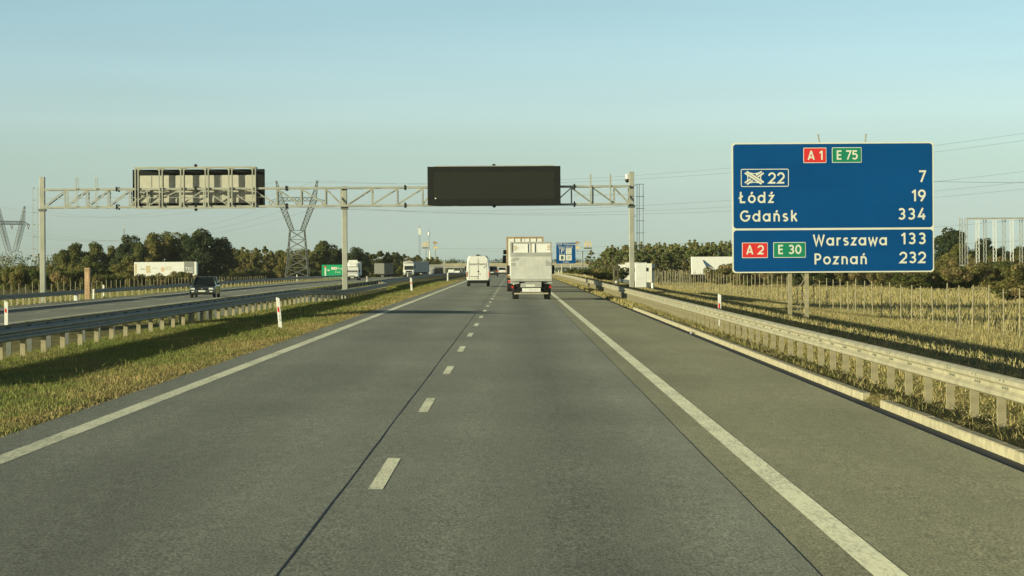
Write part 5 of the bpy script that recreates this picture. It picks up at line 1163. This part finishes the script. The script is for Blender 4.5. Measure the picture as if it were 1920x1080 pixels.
# ------------------------------------------------------------------ pylons and wires
ARM = {}
def pylon(label, px, Y, y_arm, yaw, base_px, s=1.0, tf=1.0):
    p = at(px, y_arm, Y); zg = gz(p.x, Y); t = thing('transmission_pylon', label, 'pylon', (p.x, Y, zg), yaw, 'lattice electricity pylons'); H = p.z - zg; k = Y / F * s
    # all distances in metres; crossarm height H above ground
    waist = H - 55 * k; w2 = 13.5 * k; wb_ = 22.5 * k; top = H + 38 * k; arm = 53 * k; hx = 38.5 * k
    body, armm = MB(), MB()
    def seg(m, A, B, n, th1=.16, th2=.085):
        th1, th2 = th1 * tf, th2 * tf
        # A, B: four-corner rings joined by legs and X bracing
        for i in range(n):
            a_ = [Vector(x).lerp(Vector(y), i / n) for x, y in zip(A, B)]; b_ = [Vector(x).lerp(Vector(y), (i+1) / n) for x, y in zip(A, B)]
            for c in range(len(a_)):
                d = (c + 1) % len(a_); m.bar(a_[c], b_[c], th1); m.bar(a_[c], b_[d], th2); m.bar(a_[d], b_[c], th2); m.bar(b_[c], b_[d], th2)
    sq = lambda cx, hw, z, d=None: [(cx - hw, -(d or hw), z), (cx + hw, -(d or hw), z), (cx + hw, (d or hw), z), (cx - hw, (d or hw), z)]
    seg(body, sq(0, wb_, -.5), sq(0, w2, waist), 6, .19, .11)
    for sx in (-1, 1):
        head = MB(); seg(head, sq(sx * (w2 - 3.6 * k), 4 * k, waist, 4 * k), sq(sx * 30 * k, 5.5 * k, H - 2 * k, 3.5 * k), 8, .16, .095)
        seg(head, sq(sx * 30 * k, 5.5 * k, H - 2 * k, 3.5 * k), sq(sx * hx, 1.0 * k, top, 1.0 * k), 5, .15, .09); head.build('horn', M['pylon'], t)
    for s0, s1, n in ((-30 * k, 30 * k, 8),):
        for i in range(n):
            x0, x1 = s0 + (s1 - s0) * i / n, s0 + (s1 - s0) * (i + 1) / n
            for y in (-3 * k, 3 * k):
                for z in (H, H + 7 * k): armm.bar((x0, y, z), (x1, y, z), .13)
                armm.bar((x0, y, H), (x1, y, H + 7 * k), .08); armm.bar((x1, y, H), (x0, y, H + 7 * k), .08)
    for sx in (-1, 1):
        for y in (-3 * k, 3 * k): armm.bar((sx * 30 * k, y, H), (sx * arm, 0, H), .12); armm.bar((sx * 30 * k, y, H + 7 * k), (sx * arm, 0, H + .3 * k), .1)
    body.build('body', M['pylon'], t); armm.build('crossarm', M['pylon'], t)
    pts = []
    for xx in (-arm * .93, 0, arm * .93):
        i_ = MB(); i_.bar((xx - 4 * k, 0, H), (xx, 0, H - 9 * k), .16); i_.bar((xx + 4 * k, 0, H), (xx, 0, H - 9 * k), .16); i_.build('insulator', M['wood'], t)
        pts.append(Matrix.Rotation(yaw, 4, 'Z') @ Vector((xx, 0, H - 9 * k)) + Vector(t.location))
    for sx in (-1, 1): pts.append(Matrix.Rotation(yaw, 4, 'Z') @ Vector((sx * hx, 0, top)) + Vector(t.location))
    return pts
P1 = pylon('tall grey lattice pylon standing behind the gantry between its left sign and middle post', 557, 640, 377, 0, 520)
P0 = pylon('distant lattice pylon at the left edge beyond the scrub thicket', 22, 860, 421, R(58), 505, .92, .6)
def wire(a_, b_, sag, label, r=.022):
    m = MB(); n = 40; a_, b_ = Vector(a_), Vector(b_); o = thing('power_line', label, 'power line', a_, 0, 'overhead power lines'); prev = Vector((0, 0, 0))
    for k in range(1, n + 1):
        u = k / n; q = (b_ - a_) * u - Vector((0, 0, 4 * sag * u * (1 - u))); m.tube(prev, q, r, n=4); prev = q
    m.build('conductor', M['wire'], o)
nm = ('left', 'middle', 'right', 'upper left', 'upper right')
for i, (a_, b_) in enumerate(zip(P0, P1)): wire(a_, b_, 6, f'thin power line joining both pylons at their {nm[i]} arms')
for i, (px, py) in enumerate(((2350, 262), (2360, 285), (2370, 300), (2300, 190), (2330, 200))): wire(P1[i], at(px, py, 430), 5, f'thin power line crossing the road from the {nm[i]} arm of the big pylon')
for (xa, ya), (xb, yb), lab in (((815, 466), (2100, 395), 'low power line in the sky just above the far bridge'), ((900, 470), (2150, 436), 'lowest power line, sinking behind the right pines')): wire(at(xa, ya, 1100), at(xb, yb, 700), 3, lab, .04)
wire(at(1500, 330, 500), at(2300, 335, 500), 1, 'thin power line in the sky right of the large blue sign', .03)

# ------------------------------------------------------------------ empty billboard frame
def billboard():
    Y = 420; p = at(1860, 497, Y); g = gz(p.x, Y); t = thing('billboard_frame', 'empty steel billboard frame of lattice columns above the scrub at the right edge', 'billboard frame', (p.x, Y, g)); X = lambda px: at(px, 450, Y).x - p.x; z = lambda py: at(1860, py, Y).z - g
    for px, y, m_, wd in ((1802, .0, 'gantry', .21), (1833, .0, 'white', .23), (1865, .0, 'white', .23), (1897, .0, 'white', .23), (1929, .0, 'white', .23), (1815, 1.6, 'greypaint', .21), (1850, 1.6, 'greypaint', .21), (1886, 1.6, 'greypaint', .21), (1918, 1.6, 'greypaint', .21)):
        c = MB(); x = X(px); zt = z(409); zbm = -.3 if wd > .15 else z(498)
        for s in (-1, 1): c.box(x + s * wd - .05, x + s * wd + .05, y - .05, y + .05, zbm, zt)
        zz = zbm + .1; f = 1
        while zz < zt - .3: c.bar((x - f * (wd - .04), y, zz), (x + f * (wd - .04), y, zz + .55), .05); zz += .55; f = -f
        c.build('column', M[m_], t)
    b = MB().box(X(1812), X(1935), -.12, .12, z(411), z(408)); b.box(X(1800), X(1935), -.26, -.13, z(498.5), z(496)); b.build('beam', M['gantry'], t)
billboard()

# small litter on the gutter
def cup():
    t = thing('litter_can', 'crushed shiny drink can lying in the gutter against the kerb', 'litter', (5.12, 77, zroad(5.0, 77) + .0))
    MB().tube((-.05, -.04, .035), (.05, .05, .035), .035, n=10).build('can_body', mat('shiny_aluminium', (.6,.62,.65), .25, .8), t); MB().tube((.051, .051, .035), (.057, .057, .035), .03, n=10).build('lid', M['rim'], t)
cup()

# ------------------------------------------------------------------ evening haze
hm = bpy.data.materials.new('haze_air'); hm.use_nodes = True; t_ = hm.node_tree; t_.nodes.remove(t_.nodes['Principled BSDF'])
pv = t_.nodes.new('ShaderNodeVolumePrincipled'); pv.inputs['Density'].default_value = .00004; pv.inputs['Color'].default_value = (.86, .93, .90, 1); pv.inputs['Anisotropy'].default_value = 0.0
t_.links.new(pv.outputs[0], t_.nodes['Material Output'].inputs['Volume'])
struct(MB().box(-1650, 1650, -60, 2250, -14, 48).build('haze', hm), 'stuff')
